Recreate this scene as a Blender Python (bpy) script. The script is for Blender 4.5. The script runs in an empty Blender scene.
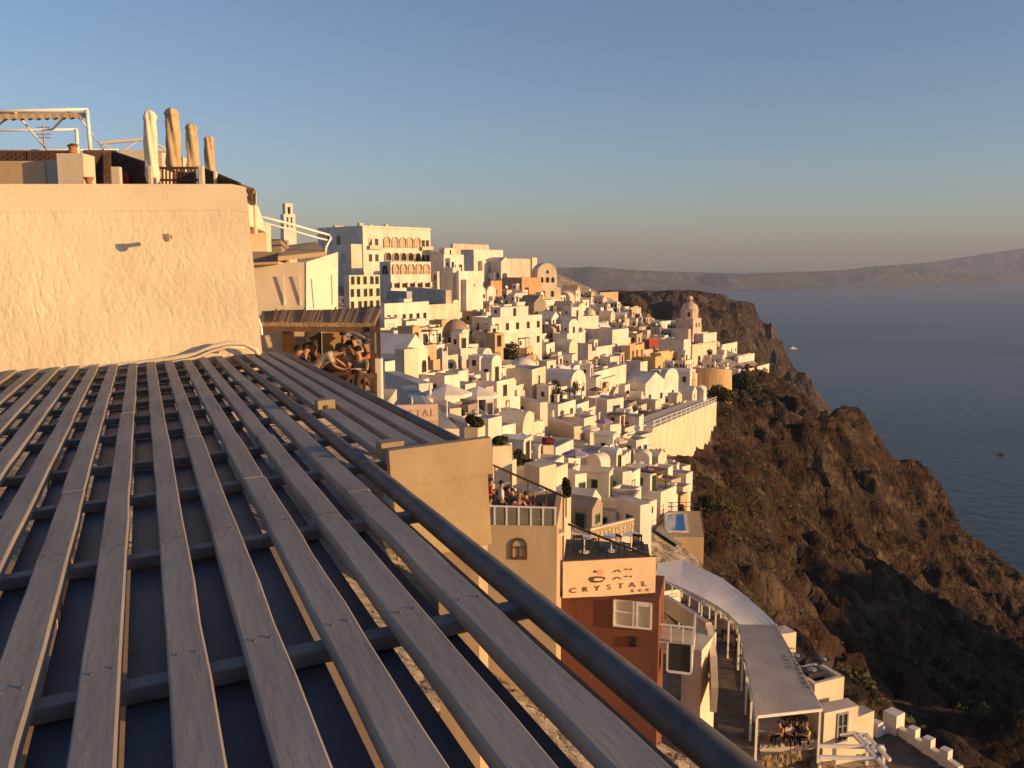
USE_HAZE = True
import bpy, bmesh, math, random
import numpy as np
from mathutils import Vector, Matrix, Euler
rnd = random.Random(7)
SC = bpy.context.scene
COL = SC.collection
PI = math.pi
R = math.radians
# ------------------------------------------------------------------ camera geometry
FPX = 887.0
PITCH = math.atan((384 - 268) / FPX)
CP, SP = math.cos(PITCH), math.sin(PITCH)
FWD = Vector((0, CP, -SP)); UP = Vector((0, SP, CP))
SEA = -230.0
def ray(px, py):
    return FWD + Vector((1, 0, 0)) * ((px - 512) / FPX) + UP * ((384 - py) / FPX)
def at(px, py, D):
    return ray(px, py) * D
def proj(p):
    d = p[1] * CP - p[2] * SP
    u = p[1] * SP + p[2] * CP
    return 512 + FPX * p[0] / d, 384 - FPX * u / d, d
# ------------------------------------------------------------------ mesh builder
class MB:
    def __init__(s): s.v = []; s.f = []; s.m = []
    def add(s, vs, fs, mi=0):
        o = len(s.v); s.v += [tuple(v) for v in vs]
        s.f += [tuple(i + o for i in f) for f in fs]; s.m += [mi] * len(fs)
        return s
    def box(s, x0, x1, y0, y1, z0, z1, mi=0):
        vs = [(x0,y0,z0),(x1,y0,z0),(x1,y1,z0),(x0,y1,z0),(x0,y0,z1),(x1,y0,z1),(x1,y1,z1),(x0,y1,z1)]
        return s.add(vs, [(0,3,2,1),(4,5,6,7),(0,1,5,4),(1,2,6,5),(2,3,7,6),(3,0,4,7)], mi)
    def beam(s, p, q, w, h, up=(0,0,1), mi=0):
        p, q = Vector(p), Vector(q); d = (q - p).normalized(); u = Vector(up)
        a = d.cross(u).normalized(); b = a.cross(d).normalized()
        vs = []
        for e in (p, q):
            for sx, sy in ((-1,-1),(1,-1),(1,1),(-1,1)): vs.append(e + a*(sx*w/2) + b*(sy*h/2))
        return s.add(vs, [(0,1,2,3),(7,6,5,4),(0,4,5,1),(1,5,6,2),(2,6,7,3),(3,7,4,0)], mi)
    def prism(s, pts, z0, z1, mi=0):
        n = len(pts); vs = [(p[0],p[1],z0) for p in pts] + [(p[0],p[1],z1) for p in pts]
        fs = [tuple(range(n-1,-1,-1)), tuple(range(n,2*n))] + [(i,(i+1)%n,n+(i+1)%n,n+i) for i in range(n)]
        return s.add(vs, fs, mi)
    def slab(s, pts, vec, mi=0):
        """extrude a 3-D polygon by vec"""
        n = len(pts); v = Vector(vec); vs = [Vector(p) for p in pts] + [Vector(p) + v for p in pts]
        fs = [tuple(range(n-1,-1,-1)), tuple(range(n,2*n))] + [(i,(i+1)%n,n+(i+1)%n,n+i) for i in range(n)]
        return s.add(vs, fs, mi)
    def tube(s, pts, rad, n=8, mi=0, cap=True):
        pts = [Vector(p) for p in pts]; k = len(pts)
        rs = rad if isinstance(rad, (list, tuple)) else [rad] * k
        vs = []; a = None
        for i, p in enumerate(pts):
            d = (pts[min(i+1,k-1)] - pts[max(i-1,0)]).normalized()
            if a is None:
                a = d.orthogonal().normalized()
            else:
                a = (a - d * a.dot(d)).normalized()
            b = d.cross(a)
            for j in range(n):
                t = 2*PI*j/n; vs.append(p + (a*math.cos(t) + b*math.sin(t)) * rs[i])
        fs = [(i*n+j, i*n+(j+1)%n, (i+1)*n+(j+1)%n, (i+1)*n+j) for i in range(k-1) for j in range(n)]
        if cap: fs += [tuple(range(n-1,-1,-1)), tuple(range((k-1)*n, k*n))]
        return s.add(vs, fs, mi)
    def lathe(s, prof, n=16, c=(0,0,0), mi=0, wob=None):
        vs = []
        for i, (r, z) in enumerate(prof):
            for j in range(n):
                t = 2*PI*j/n; rr = r * (wob(t, z) if wob else 1)
                vs.append((c[0]+rr*math.cos(t), c[1]+rr*math.sin(t), c[2]+z))
        k = len(prof)
        fs = [(i*n+j, i*n+(j+1)%n, (i+1)*n+(j+1)%n, (i+1)*n+j) for i in range(k-1) for j in range(n)]
        fs += [tuple(range(n-1,-1,-1)), tuple(range((k-1)*n, k*n))]
        return s.add(vs, fs, mi)
    def mesh(s, name, mats, smooth=False):
        me = bpy.data.meshes.new(name); me.from_pydata(s.v, [], s.f)
        for m in (mats if isinstance(mats, (list, tuple)) else [mats]): me.materials.append(m)
        if any(s.m): me.polygons.foreach_set('material_index', s.m)
        if smooth: me.polygons.foreach_set('use_smooth', [True]*len(s.f))
        me.update(); return me
    def build(s, name, mats, parent=None, smooth=False, loc=None, rot=None, bevel=0):
        me = s.mesh(name, mats, smooth)
        if bevel:
            bm = bmesh.new(); bm.from_mesh(me)
            bmesh.ops.bevel(bm, geom=list(bm.edges), offset=bevel, segments=2, affect='EDGES', profile=.6)
            bm.to_mesh(me); bm.free()
        return link(name, me, parent, loc, rot)
def link(name, me, parent=None, loc=None, rot=None):
    o = bpy.data.objects.new(name, me); COL.objects.link(o)
    if parent: o.parent = parent
    if loc is not None: o.location = loc
    if rot is not None: o.rotation_euler = rot
    return o
def tag(o, label=None, cat=None, group=None, kind=None):
    if label: o['label'] = label
    if cat: o['category'] = cat
    if group: o['group'] = group
    if kind: o['kind'] = kind
    return o
def thing(name, label, cat, loc=(0,0,0), rz=0, group=None):
    o = bpy.data.objects.new(name, None); COL.objects.link(o); o.empty_display_size = .3
    o.location = loc; o.rotation_euler = (0,0,rz)
    return tag(o, label, cat, group)
def dup(root, loc, rz=None, label=None, group=None):
    c = root.copy(); COL.objects.link(c); c.location = loc
    if rz is not None: c.rotation_euler = (0,0,rz)
    if label: c['label'] = label
    if group: c['group'] = group
    for ch in root.children:
        d = ch.copy(); COL.objects.link(d); d.parent = c
        for g in ch.children:
            e = g.copy(); COL.objects.link(e); e.parent = d
    return c
# ------------------------------------------------------------------ materials
MATS = {}
def mat(name, col, rough=.85, var=.12, scale=3.0, bump=0.0, bscale=40.0, spec=.3, metal=0, col2=None, kind='object', stretch=None, dist=.02):
    if name in MATS: return MATS[name]
    m = bpy.data.materials.new(name); m.use_nodes = True; nt = m.node_tree; N = nt.nodes; L = nt.links
    b = N['Principled BSDF']; b.inputs['Roughness'].default_value = rough; b.inputs['Metallic'].default_value = metal
    b.inputs['Specular IOR Level'].default_value = spec
    g = N.new('ShaderNodeNewGeometry') if kind == 'world' else N.new('ShaderNodeTexCoord')
    src = g.outputs['Position'] if kind == 'world' else g.outputs['Object']
    if stretch:
        mp = N.new('ShaderNodeMapping'); mp.inputs['Scale'].default_value = stretch; L.new(src, mp.inputs[0]); src = mp.outputs[0]
    n = N.new('ShaderNodeTexNoise'); n.inputs['Scale'].default_value = scale; n.inputs['Detail'].default_value = 6; L.new(src, n.inputs['Vector'])
    cr = N.new('ShaderNodeValToRGB'); e = cr.color_ramp.elements
    c2 = col2 or [c*(1-var*2) for c in col]
    e[0].position = .32; e[1].position = .68; e[0].color = (*c2, 1); e[1].color = (*[min(1, c*(1+var*.4)) for c in col], 1)
    L.new(n.outputs[0], cr.inputs[0]); L.new(cr.outputs[0], b.inputs['Base Color'])
    if bump:
        n2 = N.new('ShaderNodeTexNoise'); n2.inputs['Scale'].default_value = bscale; n2.inputs['Detail'].default_value = 8; L.new(src, n2.inputs['Vector'])
        bp = N.new('ShaderNodeBump'); bp.inputs['Strength'].default_value = bump; bp.inputs['Distance'].default_value = dist
        L.new(n2.outputs[0], bp.inputs['Height']); L.new(bp.outputs[0], b.inputs['Normal'])
    MATS[name] = m; return m
PC = dict(white=(.72,.645,.55), cream=(.68,.575,.43), sand=(.50,.37,.23), ochre=(.62,.41,.21), orange=(.55,.32,.18),
          pink=(.62,.47,.38), yellow=(.70,.51,.24), red=(.30,.075,.045), stone=(.32,.26,.20), grey=(.45,.43,.41),
          terracotta=(.19,.080,.050), tan=(.50,.36,.22), brown=(.20,.11,.07), blue=(.10,.22,.42), violet=(.30,.24,.34))
def plaster(c): return mat('plaster_' + c, PC[c], .92, .11, .55, .3, 2.2, spec=.12, kind='world', dist=.06, stretch=(1,1,.45))
M_ROOFTOP = mat('rooftop', (.52,.46,.39), .9, .18, .5, .2, 5, kind='world')
M_PAINT = mat('white_paint', (.78,.75,.70), .5, .05, 2)
M_GLASS = mat('window_glass', (.025,.028,.032), .12, .1, 2, spec=.5)
M_DARK = mat('dark_opening', (.03,.025,.022), .8, .1, 2)
M_BLUE = mat('blue_paint', (.06,.16,.34), .45, .1, 3)
M_BROWN = mat('brown_wood', (.13,.065,.035), .6, .2, 6)
M_GREEN = mat('green_paint', (.05,.16,.11), .5, .1, 3)
M_GREYP = mat('grey_paint', (.28,.27,.26), .5, .1, 3)
M_RAIL = mat('rail_paint', (.13,.118,.11), .6, .25, 5, .35, 18, spec=.2, col2=(.08,.07,.066), dist=.003)
M_METAL = mat('dark_metal', (.06,.058,.056), .4, .1, 3, metal=.6)
# ------------------------------------------------------------------ light, sky, camera
SUN_AZ, SUN_EL = R(112), R(9)
cam = bpy.data.cameras.new('camera'); camo = bpy.data.objects.new('camera', cam); COL.objects.link(camo)
cam.sensor_width = 36; cam.lens = 36 * FPX / 1024; cam.clip_start = .05; cam.clip_end = 120000
camo.rotation_euler = (PI/2 - PITCH, 0, 0); SC.camera = camo
w = bpy.data.worlds.new('World'); SC.world = w; w.use_nodes = True
nt = w.node_tree; bg = nt.nodes['Background']
sky = nt.nodes.new('ShaderNodeTexSky'); sky.sky_type = 'NISHITA'; sky.sun_disc = False
sky.sun_elevation = SUN_EL; sky.sun_rotation = SUN_AZ; sky.altitude = 250; sky.air_density = 1.0; sky.dust_density = 0.9; sky.ozone_density = 2.6
mx = nt.nodes.new('ShaderNodeMix'); mx.data_type = 'RGBA'; mx.blend_type = 'MULTIPLY'; mx.inputs[0].default_value = 1; mx.inputs[7].default_value = (1.04, .94, 1.0, 1)
nt.links.new(sky.outputs[0], mx.inputs[6]); nt.links.new(mx.outputs[2], bg.inputs[0]); bg.inputs[1].default_value = .118
sl = bpy.data.lights.new('sun', 'SUN'); sl.energy = 5.0; sl.angle = R(.53); sl.color = (1, .60, .25)
so = bpy.data.objects.new('sun', sl); COL.objects.link(so)
sd = Vector((math.sin(SUN_AZ)*math.cos(SUN_EL), math.cos(SUN_AZ)*math.cos(SUN_EL), math.sin(SUN_EL)))
so.rotation_euler = sd.to_track_quat('Z', 'Y').to_euler(); so.location = sd * 300
vs_ = SC.view_settings; vs_.view_transform = 'Standard'; vs_.look = 'None'; vs_.gamma = 1; vs_.use_curve_mapping = False; vs_.exposure = 0.46
SC.cycles.max_bounces = 6; SC.cycles.diffuse_bounces = 5; SC.cycles.glossy_bounces = 2; SC.cycles.volume_bounces = 0
SC.cycles.transmission_bounces = 3; SC.cycles.transparent_max_bounces = 6; SC.cycles.use_denoising = True
SC.cycles.caustics_reflective = False; SC.cycles.caustics_refractive = False
# ------------------------------------------------------------------ noise
def vnoise(x, y, seed=0):
    xi = np.floor(x).astype(np.int64); yi = np.floor(y).astype(np.int64); xf = x - xi; yf = y - yi
    def h(a, b):
        n = (a * 374761393 + b * 668265263 + seed * 974711) & 0xffffffff
        n = ((n ^ (n >> 13)) * 1274126177) & 0xffffffff
        return ((n ^ (n >> 16)) & 0xffff) / 65535.0
    u = xf*xf*(3-2*xf); v = yf*yf*(3-2*yf)
    return (h(xi,yi)*(1-u) + h(xi+1,yi)*u)*(1-v) + (h(xi,yi+1)*(1-u) + h(xi+1,yi+1)*u)*v
def fbm(x, y, sc, oct=5, seed=0, ridged=False):
    t = 0; a = 1; tot = 0
    for i in range(oct):
        n = vnoise(x/sc, y/sc, seed+i)
        if ridged: n = 1 - abs(2*n-1)
        t = t + a*n; tot += a; a *= .5; sc *= .5
    return t/tot
def tps(P, smooth=.5):
    P = np.array(P, float); x = P[:,:2]; z = P[:,2]; n = len(P); S = 100.0
    def U(r2): return np.where(r2 > 0, r2*np.log(np.maximum(r2,1e-12)), 0)
    X = x/S; d = ((X[:,None]-X[None])**2).sum(-1); K = U(d) + np.eye(n)*smooth*.01
    Q = np.c_[np.ones(n), X]; A = np.block([[K, Q],[Q.T, np.zeros((3,3))]])
    c = np.linalg.solve(A, np.r_[z, 0,0,0])
    def f(gx, gy):
        gx = np.asarray(gx, float)/S; gy = np.asarray(gy, float)/S; out = c[n] + c[n+1]*gx + c[n+2]*gy
        for i in range(n): out = out + c[i]*U((gx-X[i,0])**2 + (gy-X[i,1])**2)
        return out
    return f
def pxpt(px, py, Y):
    d = ray(px, py); t = Y / d.y; p = d*t; return (p.x, p.y, p.z)
# ------------------------------------------------------------------ the hillside
CTRL = [pxpt(*a) for a in [
 (330,318,110),(380,312,190),(545,303,300),(480,268,330),(420,338,150),(500,338,230),(600,328,330),(690,338,380),(455,300,250),(640,318,370),(560,285,370),(610,300,420),
 (430,385,100),(510,388,150),(600,388,210),(680,385,290),(725,388,310),(770,378,340),(560,360,200),(640,355,280),
 (460,432,85),(540,442,110),(620,436,150),(655,450,160),(703,440,195),(722,412,225),(590,410,155),
 (500,482,70),(560,484,80),(620,486,105),(670,478,128),(590,530,60),(640,545,72),(682,538,86),
 (700,612,60),(740,690,50),
 (780,388,325),(815,400,345),(850,396,378),(868,412,388),(885,432,397),(905,450,407),(930,466,420),(945,478,426),(958,512,434),(985,540,450),(1022,566,480),
 (830,440,330),(840,460,315),(900,500,360),(930,540,340),(980,600,330),(1010,640,290),
 (770,480,205),(745,430,220),(790,420,280),(720,520,112),(705,470,150),(730,560,100),(760,560,140),(800,520,215),(850,500,285),(790,590,150),(850,560,235),(900,580,260),(940,640,235),
 (780,620,98),(800,640,105),(850,640,140),(900,650,170),(960,690,160),(830,670,88),(880,720,95),(960,740,100),(1020,720,125),(1020,768,95),
]] + [(15,45,-24),(22,42,-26),(32,45,-32),(27,30,-29),(13,30,-24),(8,20,-20),(0,5,-13),(-5,20,-9),(-20,12,-5),(-30,30,-5),(-40,60,-7),(-30,80,-9),(-60,120,-3),(-80,250,0),(-80,400,4),(-40,330,0),
 (-60,560,-10),(20,500,-40),(80,450,-60),(120,430,-115),(140,480,-200),(185,470,-215),(235,490,-230),(300,530,-235),(380,500,-240),(410,400,-235),
 (30,560,-120),(100,560,-235),(300,300,-165),(360,240,-200),(420,150,-235),(410,20,-235),(60,10,-55),(45,-10,-45),(110,0,-95),(110,50,-85),(200,20,-160),(250,120,-150),(300,60,-200)]
TX0, TX1, TY0, TY1, TS = -110, 420, -20, 570, 1.15
gx = np.arange(TX0, TX1+.1, TS); gy = np.arange(TY0, TY1+.1, TS); GX, GY = np.meshgrid(gx, gy)
BASE = np.minimum(tps(CTRL)(GX, GY), 8.0)
BASE = np.maximum(BASE, SEA - 12)
def inpoly(X, Y, P):
    ins = np.zeros(X.shape, bool); n = len(P)
    for i in range(n):
        (x0,y0),(x1,y1) = P[i], P[(i+1)%n]
        c = ((y0 > Y) != (y1 > Y)) & (X < (x1-x0)*(Y-y0)/(y1-y0+1e-9)+x0); ins ^= c
    return ins
def onz0(px, py, z):
    d = ray(px, py); t = z/d.z; return (d.x*t, d.y*t)
cut = inpoly(GX, GY, [onz0(x,y,-24.3) for x,y in ((600,600),(655,558),(690,552),(730,570),(785,612),(850,690),(900,722),(965,775),(900,830),(640,830))])
BASE = np.where(cut, np.minimum(BASE, -24.9), BASE)
def hbase(x, y):
    fx = min(max((x-TX0)/TS, 0), len(gx)-1.001); fy = min(max((y-TY0)/TS, 0), len(gy)-1.001)
    i, j = int(fx), int(fy); u, v = fx-i, fy-j
    return (BASE[j,i]*(1-u)+BASE[j,i+1]*u)*(1-v) + (BASE[j+1,i]*(1-u)+BASE[j+1,i+1]*u)*v
def march(px, py, d0=30, d1=520):
    d = ray(px, py); t = d0; p = d*t
    while t < d1:
        p = d*t
        if p.z < hbase(p.x, p.y): break
        t += max(.5, t*.004)
    return t
# edge of the town, in plan: west of this line (smaller x) stand houses, beyond it bare cliff
EDGE = [(0,18),(30,18.5),(45,23),(60,19),(75,18),(90,17),(110,21),(130,25),(150,29),(195,42),(225,52),(300,72),(340,92),(360,100),(385,90),(420,60),(470,30),(570,0)]
def edge_x(y): return np.interp(y, [e[0] for e in EDGE], [e[1] for e in EDGE])
def build_hill():
    ex = edge_x(GY); town = np.clip((ex + 7*(fbm(GX,GY,9,4,77)-.5) - GX)/1.5 + .3, 0, 1)
    wild = 1 - town
    # flow direction of gullies: down the fall line
    wx = 14*(fbm(GX,GY,60,3,61)-.5); al = GX*.82 - GY*.57 + wx; ac = GX*.57 + GY*.82 + wx
    r1 = fbm(al*.42, ac, 40, 6, 3, True); r2 = fbm(al*.5, ac, 13, 5, 9, True); r3 = fbm(GX, GY, 5, 4, 5)
    amp = np.clip((GX - ex)/30, 0, 1)
    Z = BASE + wild*((r1-.66)*34*amp + (r2-.62)*15*(.2+.8*amp) + (r3-.5)*3.0 + (fbm(al*.7,ac,6.5,4,57,True)-.6)*5.5 + (vnoise(GX/1.6,GY/1.6,55)-.5)*1.6)
    # rock steps: flatten into ledges here and there
    st = 9.0; zz = (Z + 4*fbm(GX,GY,60,3,21))/st; fr = zz - np.floor(zz)
    led = (np.floor(zz) + np.clip((fr-.5)*2.2+.5, 0, 1))*st - 4*fbm(GX,GY,60,3,21)
    k = wild*amp*np.clip(fbm(GX,GY,90,3,33)*2.6-1.0, 0, .8)
    Z = Z*(1-k) + led*k
    Z -= town*.3
    # skyline of the promontory against the sea
    dd = GY*CP - Z*SP; ppx = 512 + FPX*GX/np.maximum(dd,1)
    sil = np.interp(ppx, [735,760,775,790,805,822,831,838,848,857,864,872,882,893,905,918,928,940,948,955,962,975,1000,1024,1060,1200], [352,368,376,385,396,414,415,408,405,406,414,427,440,458,459,461,470,482,497,514,528,537,556,574,598,700])
    sil = sil + 4*(fbm(ppx,GY*0,14,4,88)-.5)
    k_ = (384 - sil - 1.0)/FPX; zc = GY*(k_*CP - SP)/(CP + k_*SP)
    Z = np.where((ppx > 735) & (ppx < 1130) & (GY > 120) & (town < .5), np.minimum(Z, zc), Z)
    # unseen rocky spur out to the right, added to cast shade into the gully
    ax, ay, bx_, by_ = 272., 8., 330., 150.
    tt = np.clip(((GX-ax)*(bx_-ax)+(GY-ay)*(by_-ay))/((bx_-ax)**2+(by_-ay)**2), 0, 1)
    ds = np.hypot(GX-ax-tt*(bx_-ax), GY-ay-tt*(by_-ay))
    Z = np.maximum(Z, -7 - 30*tt - ds*1.35 + 26*(r1-.7) + 10*(r2-.6))
    Z = np.maximum(Z, SEA-10)
    global FINAL; FINAL = Z
    ny, nx = Z.shape
    jx = (vnoise(GX*.77, GY*.77, 50)-.5)*wild*1.2; jy = (vnoise(GX*.77, GY*.77, 51)-.5)*wild*1.2
    V = np.stack([GX+jx, GY+jy, Z], -1).reshape(-1, 3)
    i = np.arange(nx-1)[None] + nx*np.arange(ny-1)[:,None]; F = np.stack([i, i+1, i+1+nx, i+nx], -1).reshape(-1, 4)
    me = bpy.data.meshes.new('hillside'); me.from_pydata(V.tolist(), [], F.tolist())
    at_ = me.attributes.new('town', 'FLOAT', 'POINT'); at_.data.foreach_set('value', town.reshape(-1).astype(np.float32))
    me.polygons.foreach_set('use_smooth', [True]*len(F))
    return me
def rock_material(name, dark, mid, light, red, green, bump=1.0, sc=1.0, town=False):
    m = bpy.data.materials.new(name); m.use_nodes = True; nt = m.node_tree; N = nt.nodes; L = nt.links; b = N['Principled BSDF']
    b.inputs['Roughness'].default_value = .95; b.inputs['Specular IOR Level'].default_value = .1
    g = N.new('ShaderNodeNewGeometry'); sep = N.new('ShaderNodeSeparateXYZ'); L.new(g.outputs['Normal'], sep.inputs[0])
    def noise(s, det=8, stretch=None, w=0):
        n = N.new('ShaderNodeTexNoise'); n.inputs['Scale'].default_value = s*sc; n.inputs['Detail'].default_value = det; n.inputs['Roughness'].default_value = .62
        src = g.outputs['Position']
        if stretch:
            mp = N.new('ShaderNodeMapping'); mp.inputs['Scale'].default_value = stretch; L.new(src, mp.inputs[0]); src = mp.outputs[0]
        L.new(src, n.inputs['Vector']); return n.outputs[0]
    def ramp(src, stops):
        r = N.new('ShaderNodeValToRGB'); e = r.color_ramp.elements
        while len(e) < len(stops): e.new(.5)
        for k, (p, c) in enumerate(stops): e[k].position = p; e[k].color = (*c, 1) if len(c) == 3 else c
        L.new(src, r.inputs[0]); return r.outputs[0]
    def mix(f, a, b_):
        x = N.new('ShaderNodeMix'); x.data_type = 'RGBA'; L.new(f, x.inputs[0]); L.new(a, x.inputs[6]); L.new(b_, x.inputs[7]); return x.outputs[2]
    base = ramp(noise(.09, 10), [(.3, dark), (.48, mid), (.66, light)])
    strata = ramp(noise(.05, 6, (1, 1, 5)), [(.46, (0,0,0)), (.56, (1,1,1))])
    base = mix(strata, base, ramp(noise(.2, 8), [(.35, dark), (.6, red)]))
    speck = ramp(noise(.9, 4), [(.60, (0,0,0)), (.70, (1,1,1))])
    rgb = N.new('ShaderNodeRGB'); rgb.outputs[0].default_value = (*light, 1)
    base = mix(speck, base, rgb.outputs[0])
    # scrub where the ground is flatter
    mul = N.new('ShaderNodeMath'); mul.operation = 'MULTIPLY'
    L.new(ramp(noise(.16, 9), [(.55, (0,0,0)), (.68, (1,1,1))]), mul.inputs[0]); L.new(ramp(sep.outputs[2], [(.45, (0,0,0)), (.75, (1,1,1))]), mul.inputs[1])
    base = mix(mul.outputs[0], base, ramp(noise(1.5, 6), [(.35, green), (.7, [c*1.9 for c in green])]))
    if town:
        a = N.new('ShaderNodeAttribute'); a.attribute_name = 'town'
        base = mix(a.outputs['Fac'], base, ramp(noise(.5, 8), [(.35, (.24,.19,.14)), (.6, (.46,.39,.31))]))
    L.new(base, b.inputs['Base Color'])
    bp = N.new('ShaderNodeBump'); bp.inputs['Strength'].default_value = bump; bp.inputs['Distance'].default_value = 1.8/sc
    vo = N.new('ShaderNodeTexVoronoi'); vo.feature = 'DISTANCE_TO_EDGE'; vo.inputs['Scale'].default_value = .33*sc
    wv = N.new('ShaderNodeVectorMath'); wv.operation = 'MULTIPLY_ADD'; nz = N.new('ShaderNodeTexNoise'); nz.inputs['Scale'].default_value = .25*sc; nz.inputs['Detail'].default_value = 5
    L.new(g.outputs['Position'], nz.inputs['Vector']); L.new(nz.outputs[1], wv.inputs[0]); wv.inputs[1].default_value = (5/sc,5/sc,9/sc); L.new(g.outputs['Position'], wv.inputs[2]); L.new(wv.outputs[0], vo.inputs['Vector'])
    cl = N.new('ShaderNodeMath'); cl.operation = 'MINIMUM'; cl.inputs[1].default_value = .22; L.new(vo.outputs['Distance'], cl.inputs[0])
    ad = N.new('ShaderNodeMath'); ad.operation = 'ADD'; L.new(cl.outputs[0], ad.inputs[0]); L.new(noise(.5, 12), ad.inputs[1])
    L.new(ad.outputs[0], bp.inputs['Height']); L.new(bp.outputs[0], b.inputs['Normal'])
    return m
hill_mat = rock_material('cliff_rock', (.014,.010,.008), (.044,.030,.021), (.135,.092,.060), (.058,.030,.019), (.020,.024,.010), town=True)
hill_me = build_hill(); hill_me.materials.append(hill_mat)
hill = tag(link('hillside_terrain', hill_me), kind='structure')
# ------------------------------------------------------------------ sea
def sea_mat():
    m = bpy.data.materials.new('sea_water'); m.use_nodes = True; nt = m.node_tree; N = nt.nodes; L = nt.links; b = N['Principled BSDF']
    b.inputs['Base Color'].default_value = (.008,.034,.056,1); b.inputs['Roughness'].default_value = .25; b.inputs['IOR'].default_value = 1.33; b.inputs['Specular IOR Level'].default_value = .36
    g = N.new('ShaderNodeNewGeometry'); 
    n1 = N.new('ShaderNodeTexNoise'); n1.inputs['Scale'].default_value = .06; n1.inputs['Detail'].default_value = 6; L.new(g.outputs['Position'], n1.inputs['Vector'])
    mp = N.new('ShaderNodeMapping'); mp.inputs['Scale'].default_value = (.0006,.0022,1); L.new(g.outputs['Position'], mp.inputs[0])
    n2 = N.new('ShaderNodeTexNoise'); n2.inputs['Scale'].default_value = 1; n2.inputs['Detail'].default_value = 5; L.new(mp.outputs[0], n2.inputs['Vector'])
    mr = N.new('ShaderNodeMapRange'); mr.inputs[1].default_value = .35; mr.inputs[2].default_value = .65; mr.inputs[3].default_value = .30; mr.inputs[4].default_value = .34
    L.new(n2.outputs[0], mr.inputs[0]); L.new(mr.outputs[0], b.inputs['Roughness'])
    bp = N.new('ShaderNodeBump'); bp.inputs['Strength'].default_value = .55; bp.inputs['Distance'].default_value = 3
    L.new(n1.outputs[0], bp.inputs['Height']); L.new(bp.outputs[0], b.inputs['Normal'])
    return m
mb = MB(); xs = [-60000,-8000,-1500,0,400,1500,5000,14000,60000]; ys = [-3000,0,400,1200,3000,8000,16000,60000]
mb.add([(x,y,SEA) for y in ys for x in xs], [(j*9+i, j*9+i+1, (j+1)*9+i+1, (j+1)*9+i) for j in range(7) for i in range(8)])
tag(mb.build('sea_water', sea_mat()), kind='structure')
# ------------------------------------------------------------------ headlands and far caldera rim
def field(name, pts, x0, x1, y0, y1, step, amp, sc, m, smooth=.3, seed=0, cap=None):
    X, Y = np.meshgrid(np.arange(x0, x1+1, step), np.arange(y0, y1+1, step))
    Zb = tps(pts, smooth)(X, Y)
    hgt = np.clip((Zb-SEA)/80, 0, 1)
    Z = Zb + hgt*amp*((fbm(X,Y,sc,6,seed,True)-.6)*1.6 + (fbm(X,Y,sc*.3,4,seed+40,True)-.6)*.6)
    if cap: Z = np.minimum(Z, cap(X, Y))
    Z = np.maximum(Z, SEA-20); ny, nx = Z.shape
    i = np.arange(nx-1)[None] + nx*np.arange(ny-1)[:,None]; F = np.stack([i, i+1, i+1+nx, i+nx], -1).reshape(-1,4)
    me = bpy.data.meshes.new(name); me.from_pydata(np.stack([X,Y,Z],-1).reshape(-1,3).tolist(), [], F.tolist()); me.materials.append(m)
    return tag(link(name, me), kind='structure')
hp = [pxpt(*a) for a in [(560,292,700),(600,284,850),(640,286,1000),(660,290,1000),(690,296,1000),(640,300,650),(700,318,800),(720,340,900),(690,330,750),
  (712,294,1250),(727,298,1300),(735,312,1290),(748,326,1280),(765,340,1260),(782,352,1240),(790,366,1230),(806,388,1220),(824,408,1200),
  (745,345,1100),(765,370,1080),(790,400,1050),(800,420,900)]]
hp += [(x+130, y+230, SEA-10) for (x, y, z) in hp[9:17]] + [(430,1500,SEA-10),(480,1200,SEA-10),(420,900,SEA-10),(330,620,SEA-10),(100,580,-120),(180,600,SEA-10),(0,600,-60),(-200,600,-30),(-100,1000,-25),(-200,1500,-20),(150,1500,-30),(200,1600,SEA)]
head_mat = rock_material('headland_rock', (.028,.022,.020), (.068,.05,.04), (.17,.125,.09), (.09,.055,.042), (.022,.026,.013), sc=.25)
field('headland_terrain', hp, -200, 560, 575, 1650, 7, 85, 110, head_mat, seed=11, cap=lambda X, Y: -.0265*Y + 1 - 10*np.clip(fbm(X,Y,150,5,5,True)-.5,0,1) + 9*(fbm(X,Y,40,4,6)-.5) - np.clip((X-200)/9,0,26)*(Y>900))
fp = [pxpt(*a) for a in [(480,267,8800),(560,267,9000),(600,268,9200),(640,271,9500),(700,273,9900),(740,274,10300),(800,272.5,11000),(850,270,11900),(880,267,12600),(930,262.5,13600),(980,255,14600),(1024,248,15200),(1100,243,15800),(1250,246,16000)]]
shore_ = [(480,8500),(560,8600),(640,8700),(740,9270),(850,10500),(930,11800),(1024,13500),(1100,14200),(1250,14600)]
fp += [((a-512)/FPX*b*CP, b, SEA-4) for a, b in shore_] + [((a-512)/FPX*b*CP, b-600, SEA-45) for a, b in shore_] + [((a-512)/FPX*b*CP, b+4200, -170) for a, b in shore_]
def far_cap(X, Y):
    px = 512 + FPX*X/np.maximum(Y, 1)/CP
    py = np.interp(px, [300,560,590,640,740,800,840,870,930,970,1024,1100,1300], [270,268,266.5,270,274,272.5,271,267.5,263,257,247.5,243,246])
    return Y*(268-py)/FPX + Y*.0035*(fbm(X,Y,1500,5,91)-.5)
far_mat = rock_material('far_rim_rock', (.05,.042,.042), (.10,.08,.075), (.17,.14,.13), (.11,.08,.072), (.04,.04,.03), sc=.05)
field('caldera_rim_hills', fp, -700, 13500, 7600, 18400, 75, 300, 1000, far_mat, seed=23, cap=far_cap)
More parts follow.
